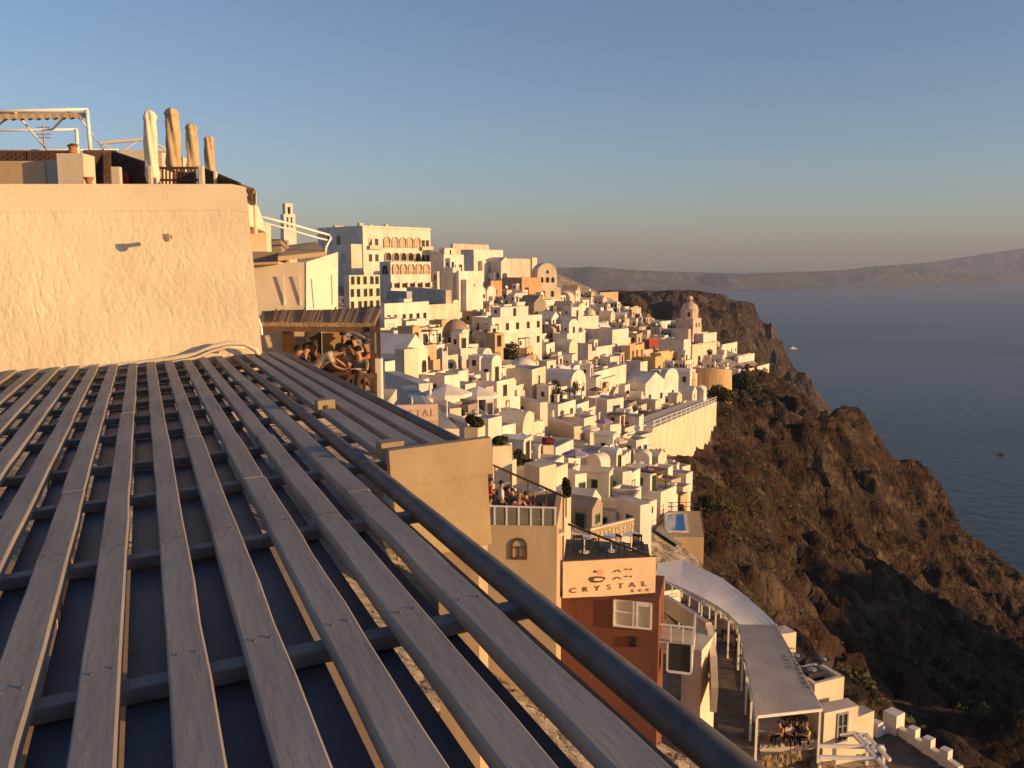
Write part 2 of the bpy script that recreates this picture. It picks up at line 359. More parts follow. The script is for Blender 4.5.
# ------------------------------------------------------------------ haze
def haze():
    m = bpy.data.materials.new('haze_air'); m.use_nodes = True; N = m.node_tree.nodes; L = m.node_tree.links
    N.remove(N['Principled BSDF']); v = N.new('ShaderNodeVolumePrincipled')
    v.inputs['Color'].default_value = (.48,.55,.72,1); v.inputs['Density'].default_value = HAZE_D; v.inputs['Anisotropy'].default_value = .0
    L.new(v.outputs[0], N['Material Output'].inputs['Volume'])
    b = MB().box(-2500, 17000, -400, 20500, SEA-41, 420)
    o = b.build('haze', m); tag(o, kind='stuff')
HAZE_D = 1.0/14500
if USE_HAZE: haze()
# ================================================================== pergola in front
V1, V2 = ray(141,281).normalized(), ray(2450,162).normalized()
PN = V1.cross(V2).normalized()
if PN.z < 0: PN = -PN
V2 = (V2 - V1*V1.dot(V2)).normalized()
PH = 1.5
def hit(px, py, drop=0.0):
    d = ray(px, py); return d * (-(PH+drop) / PN.dot(d))
def uv(p): return p.dot(V1), p.dot(V2)
def pl(u, v, drop=0.0): return V1*u + V2*v - PN*(PH+drop)
def wood(name, c, c2):
    m = mat(name, c, .62, .1, 1.0, .5, 30, spec=.25, col2=c2, stretch=(1,1,1), dist=.006)
    return m
M_SLAT = mat('weathered_grey_wood', (.33,.29,.25), .75, .1, 1.3, .4, 6, spec=.12, col2=(.25,.218,.19), kind='object', stretch=(.8,5,5), dist=.006)
M_BAR = mat('dark_grey_wood', (.22,.205,.20), .6, .1, 3, .5, 20, spec=.3, col2=(.10,.095,.10), dist=.004)
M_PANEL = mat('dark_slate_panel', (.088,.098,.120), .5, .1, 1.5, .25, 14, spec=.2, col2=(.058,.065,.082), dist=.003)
M_FASCIA = mat('tan_painted_timber', (.36,.27,.165), .75, .1, 2, .2, 12)
def frame_mesh(mb, name, m, parent, p, bevel=0, smooth=False):
    """mesh built in the pergola frame: x along slats, y across, z normal, origin p"""
    M = Matrix((V1, V2, PN)).transposed()
    o = mb.build(name, m, parent, smooth=smooth, bevel=bevel); o.matrix_local = Matrix.Translation(p) @ M.to_4x4(); return o
perg = thing('slatted_pergola', 'grey wooden slatted pergola roof with round rail edge filling the foreground', 'pergola', (0,0,0))
def wall_y(x): return 373.5 - .072*x if x < 205 else 358.7-.19*max(0,(x-205))*.4
slat_vs = []
for x in [-1090,-980,-872,-768,-665,-560,-455,-350,-246,-142,-32,  80, 187, 295, 405, 512, 620]:
    pass
bottoms = [-942,-838,-734,-632,-528,-424,-320,-216,-112,-8,96,200,301,408,514,622]
def far_u(v):
    u = 2.0
    while u < 40:
        x, y, d = proj(pl(u, v))
        if d > 0 and y < wall_y(min(max(x,-200),262)) - 1: return u
        u += .05
    return u
SW = .150
BARS = [uv(hit(135, yb+2, .07))[0] for yb in (687,558,497,463,433,416,402,390,381,374)]; BARS = [2*BARS[0]-BARS[1]] + BARS
for k, xb in enumerate(bottoms):
    u0, v0 = uv(hit(xb, 754)); slat_vs.append(v0); uf = far_u(v0) + .02; us = 1.0
    cuts = [us, us + (uf-us)*rnd.uniform(.22,.5), us + (uf-us)*rnd.uniform(.6,.85), uf] if k % 2 else [us, us + (uf-us)*rnd.uniform(.3,.7), uf]
    for a, b in zip(cuts, cuts[1:]):
        mb = MB(); n = 14; dv = rnd.uniform(-.009,.009); dw = rnd.uniform(-.004,.004); rows = []
        for i in range(n+1):
            uu = (a-us) + (b-a-.004)*i/n; w = SW/2 + dw + rnd.uniform(-.003,.003); yy = dv + rnd.uniform(-.0025,.0025); zz = rnd.uniform(-.003,.003)
            rows.append([(uu,yy-w,zz-.045),(uu,yy-w,zz+.018),(uu,yy-w+.008,zz+.026),(uu,yy+w-.008,zz+.026),(uu,yy+w,zz+.018),(uu,yy+w,zz-.045)])
        vs = [p for r in rows for p in r]
        fs = [(i*6+j, i*6+(j+1)%6, (i+1)*6+(j+1)%6, (i+1)*6+j) for i in range(n) for j in range(6)] + [(5,4,3,2,1,0), tuple(n*6+j for j in range(6))]
        mb.add(vs, fs)
        for ub in BARS:
            if a-us+.04 < ub-us < b-us-.04:
                for yy in (-.035,.04): mb.lathe([(.007,.0),(.007,.0315),(.003,.0325)],7,(ub-us+rnd.uniform(-.012,.012),dv+yy+rnd.uniform(-.008,.008),0),1)
        frame_mesh(mb, 'slat', [M_SLAT, M_RAIL], perg, pl(us, v0))
pipe_v = uv(hit(772,768))[1] - .06
pipe2_v = uv(hit(480,446))[1] - .05
u_f = uv(hit(430,455))[0]
sp = slat_vs[-1]-slat_vs[-2]
# extra bay beyond the near rail
nx_ = int((pipe2_v - pipe_v)/sp)
for k in range(1, nx_+1):
    v0 = pipe_v + (pipe2_v-pipe_v)*k/(nx_+1); uf = far_u(v0)
    if uf > 39: uf = far_u(v0-.3)
    mb = MB().box(0, uf-u_f-.1, -SW/2, SW/2, -.045, .026); frame_mesh(mb, 'slat', M_SLAT, perg, pl(u_f+.1, v0), bevel=.006)
# cross bars under the slats
vmin = slat_vs[0]-.3
bx = []
for yb in (687,558,497,463,433,416,402,390,381,374): bx.append(uv(hit(135, yb+2, .07))[0])
ub0 = bx[0]; 
for u in [2*bx[0]-bx[1]] + bx:
    vm = pipe2_v if u > u_f else pipe_v
    mb = MB().box(-.05, .05, 0, vm-vmin, -.032, .032); frame_mesh(mb, 'cross_bar', M_BAR, perg, pl(u, vmin, .078), bevel=.005)
# round rails at the open edge
uf1 = far_u(pipe_v-.1)
for (v, a, b, r) in ((pipe_v, 1.0, far_u(pipe_v)-.1, .062), (pipe2_v, u_f-.02, far_u(pipe2_v-.25), .062)):
    mb = MB().tube([(t,0,0) for t in np.linspace(0, b-a, 12)], r, 14); frame_mesh(mb, 'edge_rail', M_RAIL, perg, pl(a, v, .045), smooth=True)
# dark panels between the slats, a hand below them
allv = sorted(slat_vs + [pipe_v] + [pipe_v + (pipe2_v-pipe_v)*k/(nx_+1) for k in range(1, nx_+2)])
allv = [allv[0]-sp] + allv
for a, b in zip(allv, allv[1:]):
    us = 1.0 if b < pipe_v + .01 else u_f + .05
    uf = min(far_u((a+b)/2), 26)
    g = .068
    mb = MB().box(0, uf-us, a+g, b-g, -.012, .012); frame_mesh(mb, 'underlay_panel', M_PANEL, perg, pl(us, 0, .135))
# tan fascia box closing the wide bay, and two blocks on the near rail
p0, p1 = uv(hit(386,461)), uv(hit(482,446))
mb = MB().box(-.05, .05, p0[1], p1[1]+.02, -.20, .10); mb.box(-.02,.04,p0[1]+.02,p1[1]-.02,-.80,-.203)
frame_mesh(mb, 'fascia_board', M_FASCIA, perg, pl(u_f-.06, 0, .0), bevel=.006)
for (px, py) in ((390,455),(325,410)):
    u, v = uv(hit(px, py)); mb = MB().box(-.09,.09,-.09,.10,-.02,.12); o = frame_mesh(mb, 'rail_block', M_FASCIA, perg, pl(u, v), bevel=.008)
    mb = MB().tube([(-.11,0,.045),(-.088,0,.045)], .022, 8); frame_mesh(mb, 'bolt', M_BROWN, perg, pl(u, v))
# ---- terrace floor under the pergola, and added strips above it
tf = thing('covered_terrace', 'cream terrace floor glimpsed through the pergola gaps', 'terrace', (-3.5, 6.5, -4.6))
def plz(u, v, z):
    p = pl(u, v); return Vector((p.x, p.y, z))
mb = MB(); mb.slab([plz(-1, vmin-.5, -4.8), plz(-1, pipe_v-.1, -4.8), plz(u_f, pipe_v-.1, -4.8), plz(u_f, pipe2_v-.1, -4.8), plz(15.5, pipe2_v-.1, -4.8), plz(15.5, vmin-.5, -4.8)], (0,0,.2))
mb.build('floor', plaster('sand'), tf).matrix_local = Matrix.Translation(-tf.location)
M_CATCH = mat('sun_catcher_cream', (.72,.60,.40), .9, .06, 3)
rotb = math.atan2(V2.y, V2.x)
k = 0; NTH = ['nearest','second','third','fourth','fifth','sixth','seventh','eighth','ninth','tenth','eleventh','twelfth','thirteenth','fourteenth','fifteenth','sixteenth']
for (u, sv, ln) in [(2.3,10,.5),(2.9,11,.6),(3.2,9,.7),(3.9,12,.8),(4.3,8,.7),(4.9,10,.9),(5.6,7,.9),(6.4,11,1.0),(7.3,9,1.1),(8.4,6,1.2),(9.4,12,1.2),(10.4,8,1.2),(3.1,7,.6),(5.0,13,.8),(6.9,13,.9),(7.9,4,1.2)]:  # invented cream strips, added to catch low sun behind the slat gaps
    p = plz(u, slat_vs[sv] - .10, -4.6); top = pl(u, slat_vs[sv]-.10, .30).z
    t = thing('sun_catch_strip', 'added cream strip catching sun between pergola slats, ' + NTH[k] + ' from the front', 'sun_catcher', p, rotb, 'added sun catching strips under the pergola'); k += 1
    mb = MB(); n = 8; V = []
    for i in range(n+1):
        for z in (0.0, top+4.6): V.append((.04*math.sin(i*2.1), -ln/2+ln*i/n, z))
    mb.add(V, [(2*i,2*i+2,2*i+3,2*i+1) for i in range(n)]); mb.add([(x-.02,y,z) for x,y,z in V], [(2*i+1,2*i+3,2*i+2,2*i) for i in range(n)])
    mb.build('canvas', M_CATCH, t, smooth=True); MB().tube([(0,-ln/2-.05,top+4.61),(0,ln/2+.05,top+4.61)],.015,6).build('rod', M_RAIL, t)  # sheet and rod of the added sun catcher
# ================================================================== plaster wall on the left
DW = hit(130, 364).dot(FWD)
print('wall depth', DW)
bw = thing('roughcast_wall_building', 'rough cream plaster wall of the building rising at left behind the pergola', 'building', at(120, 368, DW))
def roughwall():
    nx_, ny_ = 360, 200; vs = []; fs = []
    TL, TR, BL, BR = (-70,184), (246,184), (-70,400), (264,372)
    G = np.zeros((ny_+1, nx_+1))
    ii, jj = np.meshgrid(np.arange(nx_+1), np.arange(ny_+1))
    U = ii*.035; Vv = jj*.026
    n = fbm(U, Vv, .40, 6, 60) - .5
    nn = fbm(U, Vv, .12, 3, 71) - .5
    n2 = np.clip(fbm(U+.3*Vv, Vv*.9, .30, 5, 66, True) - .62, 0, 1)
    m1 = .35+1.3*fbm(U,Vv,1.6,3,81); m2 = np.clip(fbm(U,Vv,2.2,3,83)*3-1,0,1.6)
    for j in range(ny_+1):
        t = j/ny_
        for i in range(nx_+1):
            s = i/nx_
            xt = TL[0]+(TR[0]-TL[0])*s; xb = BL[0]+(BR[0]-BL[0])*s
            yt = 184.0 + (0 if s < .955 else (s-.955)/.045*3); yb = BL[1]+(BR[1]-BL[1])*s
            px = xb+(xt-xb)*t; py = yb+(yt-yb)*t
            D = DW - .55 + 1.1*s + .25*t
            rgh = 1.0 if t < .86 else max(.12, 1-(t-.86)/.03)
            e = min(1, (1-s)*40+.2)
            d = (n[j,i]*.013*m1[j,i] + nn[j,i]*.009*m1[j,i] - n2[j,i]*.022*m2[j,i])*rgh*e
            if t > .86: d += .012
            vs.append(at(px, py, D - d))
    fs = [(j*(nx_+1)+i, j*(nx_+1)+i+1, (j+1)*(nx_+1)+i+1, (j+1)*(nx_+1)+i) for j in range(ny_) for i in range(nx_)]
    o = len(vs)
    # top coping and right-hand return going back
    tl = [vs[ny_*(nx_+1)+i] for i in (0, nx_)]; br = vs[nx_]; tr = tl[1]
    back = Vector((-1.75, 4.4, 0))
    m = MB(); m.add(vs, fs)
    top = [vs[ny_*(nx_+1)+i] for i in range(nx_+1)]
    m.add(top + [p + Vector((0,.5,0)) for p in top], [(i, i+1, nx_+2+i, nx_+1+i) for i in range(nx_)])
    right = [vs[j*(nx_+1)+nx_] for j in range(ny_+1)]
    m.add(right + [p + back for p in right], [(ny_+1+j, j, j+1, ny_+2+j)[::-1] for j in range(ny_)])
    return m
M_ROUGH = mat('roughcast_plaster', (.74,.62,.43), .95, .09, .5, .3, 22, spec=.1, kind='world', dist=.02)
roughwall().build('wall', M_ROUGH, bw, smooth=True).matrix_local = Matrix.Translation(-bw.location)
cd = MB()
cpts = [(-30,378),(30,374),(80,369),(130,364),(170,359),(196,354),(212,347),(228,343),(245,344),(256,350),(262,360)]
cd.tube([at(x, y, DW-.75+1.1*(x+70)/334) for x, y in cpts], .045, 8); cd.tube([at(x, y+4, DW-.85+1.1*(x+70)/334) for x, y in cpts[:9]], .03, 6)
tag(cd.build('conduit_pipe', plaster('cream'), smooth=True), 'painted conduit pipes running along the foot of the rough plaster wall', 'pipe')
pw = at(171, 237, DW+.05); wl_ = thing('wall_lamp', 'small weathered wall lamp on the rough plaster wall', 'lamp', pw)
MB().box(-.02,.02,-.20,0,-.035,.035).build('bracket', M_METAL, wl_)
mb = MB(); mb.box(-.06,.06,-.24,-.16,-.05,.05); mb.lathe([(.03,-.09),(.05,-.06),(.05,-.052)], 10, (0.0,-.20,0)); mb.build('lamp_shade', mat('brass_lamp', (.42,.32,.18), .7, .2, 9), wl_)
# ================================================================== houses of the town
_wc = {}
def window_mesh(w, h, kind, fm, deep=False):
    key = (round(w,1), round(h,1), kind, fm.name, deep)
    if key in _wc: return _wc[key]
    w, h = max(key[0], .3), max(key[1], .4); mb = MB(); fr = min(.10, w*.13)
    def outline(w_, h_, z0):
        if kind == 'arch':
            r = w_/2; pts = [(-r, z0), (r, z0)] + [(r*math.cos(t), z0+h_-r+r*math.sin(t)) for t in np.linspace(0, PI, 9)]
            return pts
        return [(-w_/2,z0),(w_/2,z0),(w_/2,z0+h_),(-w_/2,z0+h_)]
    o = outline(w, h, 0); i = outline(w-2*fr, h-(fr if kind in ('door',) else 2*fr), 0 if kind == 'door' else fr)
    n = len(o); yo, yi = -.07, -.012
    mb.add([(x,yo,z) for x,z in o] + [(x,yo,z) for x,z in i] + [(x,yi,z) for x,z in i] + [(x,.02,z) for x,z in o],
           [(k,(k+1)%n,n+(k+1)%n,n+k) for k in range(n)] + [(n+k,n+(k+1)%n,2*n+(k+1)%n,2*n+k) for k in range(n)] + [(k,3*n+k,3*n+(k+1)%n,(k+1)%n) for k in range(n)], 0)
    mb.add([(x,yi,z) for x,z in i], [tuple(range(n))], 1)
    if kind != 'door' and w > .5 and not deep:
        mb.box(-.03,.03,-.05,-.014,fr,h-(w/2 if kind=='arch' else fr)-.002, 0); mb.box(-w/2+fr,-.031,-.05,-.014,h*.52,h*.52+.05,0); mb.box(.031,w/2-fr,-.05,-.014,h*.52,h*.52+.05,0)
    _wc[key] = mb.mesh('door' if kind == 'door' else 'window', [fm, M_DARK if deep else M_GLASS]); return _wc[key]
def put_window(root, face, a, z, w, h, kind, fm, Lr, Ll, deep=False, name=None):
    """face 'r': local y=0 wall, a along x ; face 'l': local x=0 wall, a along y"""
    me = window_mesh(w, h, kind, fm, deep)
    if face == 'r': loc, rot = (a - Lr/2, -Ll/2 - .003, z), (0,0,0)
    else: loc, rot = (-Lr/2 - .003, a - Ll/2, z), (0,0,-PI/2)
    return link(name or ('door' if kind == 'door' else 'window'), me, root, loc, rot)
HOUSES = []      # footprints in plan: (cx, cy, radius) for spacing
SCREEN = []      # screen boxes
def facelen(P, D, px2, c, s):
    r = (px2-512)/FPX
    den = c - r*s*CP
    return (r*D - P.x)/den if abs(den) > .05 else 5.0
def solid(mb, Lr, Ll, z0, z1, jit=.05, mi=0, taper=0):
    j = lambda: rnd.uniform(-jit, jit)
    a, b = Lr/2, Ll/2; t = taper
    vs = [(-a,-b,z0),(a,-b,z0),(a,b,z0),(-a,b,z0),(-a+t+j(),-b+t+j(),z1+j()),(a-t+j(),-b+t+j(),z1+j()),(a-t+j(),b-t+j(),z1+j()),(-a+t+j(),b-t+j(),z1+j())]
    mb.add(vs, [(0,3,2,1),(0,1,5,4),(1,2,6,5),(2,3,7,6),(3,0,4,7)], mi); mb.add(vs[4:], [(0,1,2,3)], 1)
    return vs[4:]
def house(px, pt, wl, wr, h, label, phi=52, col='white', roof='flat', wr_n=None, wl_n=None, rows=1, door=None, fcol=None, coll=None, D=None, group='houses on the hillside',
          name='town_house', cat='house', bury=5.0, depth=None, awin='rect', chim=0, par=None, extra=None, wsz=(.8,1.15), deep=False):
    fcol = fcol or rnd.choice([M_BLUE, M_BROWN, M_BROWN, M_GREYP, M_PAINT, M_GREEN])
    base = pt + h
    if D is None: D = march(px, base)
    P = at(px, base, D); c, s = math.cos(R(phi)), math.sin(R(phi))
    H = h*D/FPX*1.01
    Lr = facelen(P, D, px+wr, c, s) if wr else (depth or 6)
    Ll = facelen(P, D, px-wl, -s, c) if wl else (depth or 6)
    Lr = min(max(Lr, .8 if D < 60 else 1.2), 34); Ll = min(max(Ll, .8), 34)
    ctr = P + Vector((c, s, 0))*Lr/2 + Vector((-s, c, 0))*Ll/2
    root = thing(name, label, cat, ctr, R(phi), group)
    HOUSES.append((ctr.x, ctr.y, Lr, Ll, R(phi), D)); SCREEN.append((px-wl, pt, px+wr, base, D, label))
    pm = plaster(col); par = (par if par is not None else .35) if roof == 'flat' else 0
    mb = MB()
    top = solid(mb, Lr, Ll, -bury, H - par, .04, 0)
    body = mb.build('wall', [pm, M_ROOFTOP if roof == 'flat' else pm], root, bevel=0)
    if roof == 'flat' and min(Lr, Ll) > 1.6:
        t = .22; mb = MB(); n = 4; z1 = H
        inn = [Vector(v) for v in top]; ce = sum(inn, Vector())/4
        iv = [v + Vector((-t if v.x > ce.x else t, -t if v.y > ce.y else t, 0)) for v in inn]
        hz = [rnd.uniform(-.06,.06) for _ in range(4)]
        vs = [tuple(v) for v in inn] + [(v.x,v.y,z1+hz[k]) for k,v in enumerate(inn)] + [(v.x,v.y,z1+hz[k]) for k,v in enumerate(iv)] + [tuple(v) for v in iv]
        mb.add(vs, [(k,(k+1)%4,4+(k+1)%4,4+k) for k in range(4)] + [(4+k,4+(k+1)%4,8+(k+1)%4,8+k) for k in range(4)] + [(8+k,8+(k+1)%4,12+(k+1)%4,12+k) for k in range(4)])
        mb.build('parapet', pm, root)
    elif roof == 'vault' or roof == 'vaulty':
        n = 12; mb = MB(); alongx = roof == 'vault'
        a, b = (Ll/2, Lr/2) if alongx else (Lr/2, Ll/2); vs = []
        rise = min(a*.75, 2.6)
        for e in (-b, b):
            for k in range(n+1):
                t = PI*k/n; q, z = -a*math.cos(t), H + rise*math.sin(t) - .02
                vs.append((e, q, z) if alongx else (q, e, z))
        m = n+1
        mb.add(vs, [(k, k+1, m+k+1, m+k) for k in range(n)] + [tuple(range(m))[::-1], tuple(range(m, 2*m))])
        mb.build('vaulted_roof', pm, root)
    elif roof == 'gable':
        mb = MB(); a, b = Lr/2+.05, Ll/2+.05; r = min(Lr, Ll)*.38
        vs = [(-a,-b,H-.02),(a,-b,H-.02),(a,b,H-.02),(-a,b,H-.02),(0,-b,H+r),(0,b,H+r)]
        mb.add(vs, [(0,1,4),(1,2,5,4),(2,3,5),(3,0,4,5),(0,3,2,1)]); mb.build('gabled_roof', pm, root)
    elif roof == 'dome':
        r = min(Lr, Ll)*.46; mb = MB(); mb.lathe([(r*1.04,-.05),(r*1.04,.5),(r,.5)] + [(r*math.cos(t), .5+r*math.sin(t)) for t in np.linspace(.05, 1.5, 9)], 24, (0,0,H)); mb.build('dome', pm, root, smooth=True)
    # windows: wr_n / wl_n per row
    def row(face, n, L):
        if not n: return
        for q in range(rows):
            fh = (H - .5)/max(rows, 1); z = q*fh + fh*.30
            w_ = min(wsz[0]*1.12, L/n*.55); h_ = min(wsz[1]*1.2, fh*.66)
            for k in range(n):
                a = L*(k+.5)/n + rnd.uniform(-.12,.12)*L/n
                isd = door == face and q == 0 and k == n//2
                if isd: put_window(root, face, a, .02, max(w_, .9), min(2.1, H*.75), 'door', fcol, Lr, Ll, True)
                else: put_window(root, face, a, z, w_, h_, awin, fcol, Lr, Ll, deep)
    row('r', wr_n if wr_n is not None else 0, Lr); row('l', wl_n if wl_n is not None else 0, Ll)
    for k in range(chim):
        x, y = rnd.uniform(-.35,.35)*Lr, rnd.uniform(-.1,.4)*Ll; z = H - par
        ch = MB().box(-.28,.28,-.28,.28,-.02,1.1).build('chimney', pm, root, loc=(x,y,z)); MB().box(-.36,.36,-.36,.36,1.1,1.22).build('chimney_cap', pm, ch)
    # rooms on the roof and lower blocks in front
    q = rnd.random() if extra is None else extra
    if roof == 'flat' and D < 330 and min(Lr, Ll) > 3.0 and q < .62:
        w_, d_, h_ = Lr*rnd.uniform(.38,.6), Ll*rnd.uniform(.38,.6), rnd.uniform(1.9,2.6); x, y = (Lr/2-w_/2-.25)*rnd.choice([-1,1,.6]), (Ll/2-d_/2-.25); z = H-par-.01
        vt = rnd.random() < .3; rm = MB().box(-w_/2,w_/2,-d_/2,d_/2,0,h_)
        if vt:
            n = 9; a = w_/2; rm.add([(-a*math.cos(PI*k/n), e, h_-.01+a*.7*math.sin(PI*k/n)) for e in (-d_/2,d_/2) for k in range(n+1)], [(k,k+1,n+2+k,n+1+k) for k in range(n)]+[tuple(range(n+1))[::-1], tuple(range(n+1,2*n+2))])
        rm_o = rm.build('roof_room', pm, root, loc=(x,y,z))
        if not vt: MB().box(-w_/2-.07,w_/2+.07,-d_/2-.07,d_/2+.07,h_,h_+.14).build('room_roof', pm, rm_o)
        link('door', window_mesh(.9,1.8,'door',fcol,True), rm_o, (0,-d_/2-.003,.02)); link('window', window_mesh(.6,.8,'rect',fcol,True), rm_o, (-w_/2-.003,0,.8), (0,0,-PI/2))
    if D < 300 and .38 < q < 2 and Lr > 3:
        w_, d_, h_ = Lr*rnd.uniform(.35,.7), rnd.uniform(.9,1.8), H*rnd.uniform(.32,.55); x = rnd.uniform(-.5,.5)*(Lr-w_)
        pc = MB().box(-w_/2,w_/2,-d_,-.004,-bury,h_).box(-w_/2,w_/2,-d_,-d_+.18,h_+.001,h_+.55).box(-w_/2,-w_/2+.18,-d_+.181,-.004,h_+.001,h_+.55).build('terrace_block', pm, root, loc=(x,-Ll/2,0))
        if h_ > 1.5: link('window', window_mesh(.6,.8,'rect',fcol,True), pc, (0,-d_-.003,h_*.35))
    if D < 300 and q < .75 and Ll > 3.2:
        w_, d_, h_ = Ll*rnd.uniform(.35,.65), rnd.uniform(.8,1.6), H*rnd.uniform(.3,.6); y = rnd.uniform(-.5,.5)*(Ll-w_)
        pc = MB().box(-d_,-.004,-w_/2,w_/2,-bury,h_).build('side_block', pm, root, loc=(-Lr/2,y,0))
        if h_ > 1.6: link('door', window_mesh(.8,min(1.8,h_*.8),'door',fcol,True), pc, (-d_-.003,0,.05), (0,0,-PI/2))
    root['Lr'] = Lr; root['Ll'] = Ll; root['H'] = H
    return root
# ------------------------------------------------------------------ the big hotel with arcades
M_LOGGIA = mat('loggia_back', (.55,.38,.25), .9, .1, 1)
def arcade(root, xs, z, w, h, Lr, Ll, y=None, m=M_LOGGIA, name='arched_loggia'):
    for x in xs:
        mb = MB(); n = 10; r = w/2
        out = [(-r-.15,0),(-r-.15,h-r)] + [(-(r+.15)*math.cos(t), h-r+(r+.15)*math.sin(t)) for t in np.linspace(0.15,PI-.15,n)] + [(r+.15,h-r),(r+.15,0)]
        inn = [(-r,0),(-r,h-r)] + [(-r*math.cos(t), h-r+r*math.sin(t)) for t in np.linspace(.15,PI-.15,n)] + [(r,h-r),(r,0)]
        k = len(out); f = -.42
        mb.add([(a,f,b) for a,b in out]+[(a,f,b) for a,b in inn]+[(a,.0,b) for a,b in inn]+[(a,.0,b) for a,b in out],
               [(i,i+1,k+i+1,k+i)[::-1] for i in range(k-1)]+[(k+i,k+i+1,2*k+i+1,2*k+i)[::-1] for i in range(k-1)]+[(3*k+i,3*k+i+1,i+1,i)[::-1] for i in range(k-1)], 0)
        mb.add([(a,-.02,b) for a,b in inn], [tuple(range(k))[::-1]], 1)
        mb.box(-r,r,-.40,-.36,.75,.85,0)
        for q in range(5): mb.box(-r+w*(q+.5)/5-.04,-r+w*(q+.5)/5+.04,-.40,-.36,0,.75,0)
        me = mb.mesh(name, [plaster('cream'), m]); link(name, me, root, (x-Lr/2, -(Ll/2)-.004 if y is None else y, z))
hotel = house(364,227,45,67,62,'large pale hotel block with three tiers of arched loggias on the ridge', phi=46, col='white', D=232, group='', extra=9, name='arcaded_hotel', cat='hotel', bury=8)
Lr, Ll, H = hotel['Lr'], hotel['Ll'], hotel['H']; u = Lr/67.0; v = H/62.0
arcade(hotel, [Lr*f for f in (.335,.455,.57,.68,.79)], H-21*v, Lr*.082, 10.5*v, Lr, Ll)
arcade(hotel, [Lr*f for f in (.345,.46,.57,.68,.79)], H-37*v, Lr*.082, 11*v, Lr, Ll, m=M_GLASS)
for f in (.10,.19,.885,.95):
    put_window(hotel, 'r', Lr*f, H-20*v, 1.1, 2.0, 'rect', M_BROWN, Lr, Ll); put_window(hotel, 'r', Lr*f, H-35*v, 1.1, 1.9, 'rect', M_BROWN, Lr, Ll)
for f in (.15,.92):
    MB().box(-2.0,2.0,-1.0,0,0,.18).box(-2.0,2.0,-1.0,-.93,.18,1.0).build('balcony', plaster('cream'), hotel, loc=(Lr*f-Lr/2, -Ll/2-.005, H-23*v))
MB().box(-Lr/2-.2,Lr/2+.2,-Ll/2-.2,-Ll/2-.002,H-.55,H-.25).build('cornice', plaster('cream'), hotel)
for k, f in enumerate((.30,.52,.74)): put_window(hotel, 'l', Ll*f, H-18*v, 1.9, 2.6, 'arch', M_GREYP, Lr, Ll)
for f in (.22,.42): put_window(hotel, 'l', Ll*f, H-36*v, 1.2, 2.2, 'rect', M_GREYP, Lr, Ll)
for (x, y, s) in ((-.2,.0,1.2),(.25,.1,.9),(.15,.3,1.0),(-.3,.35,2.6)):
    ch = MB().box(-s/2,s/2,-.5,.5,0,1.5 if s < 2 else .9).build('chimney', plaster('cream'), hotel, loc=(x*Lr, y*Ll, H-.4)); MB().box(-s/2-.1,s/2+.1,-.6,.6,0,.12).build('chimney_cap', plaster('cream'), ch, loc=(0,0,1.5 if s < 2 else .9))
annex = house(391,262,11,40,28,'pale arcade wing of five arches stepping out below the large hotel', phi=46, col='white', D=214, group='', extra=9, name='arcade_wing', cat='building', bury=6)
Lr, Ll, H = annex['Lr'], annex['Ll'], annex['H']; v = H/28
arcade(annex, [Lr*(k+.6)/5.2 for k in range(5)], H-12.5*v, Lr*.13, 10*v, Lr, Ll)
for k in range(6): MB().box(-.35,.35,-.5,-.01,0,5.5*v).build('pillar', plaster('cream'), annex, loc=(Lr*(k+.12)/5.25-Lr/2,-Ll/2,2*v))
for k in range(5): put_window(annex, 'r', Lr*(k+.62)/5.25, 2*v, 1.8, 4.6*v, 'rect', M_BROWN, Lr, Ll, True)
put_window(annex, 'l', Ll*.5, H-13*v, min(2.8,Ll*.6), 10*v, 'arch', plaster('cream'), Lr, Ll)
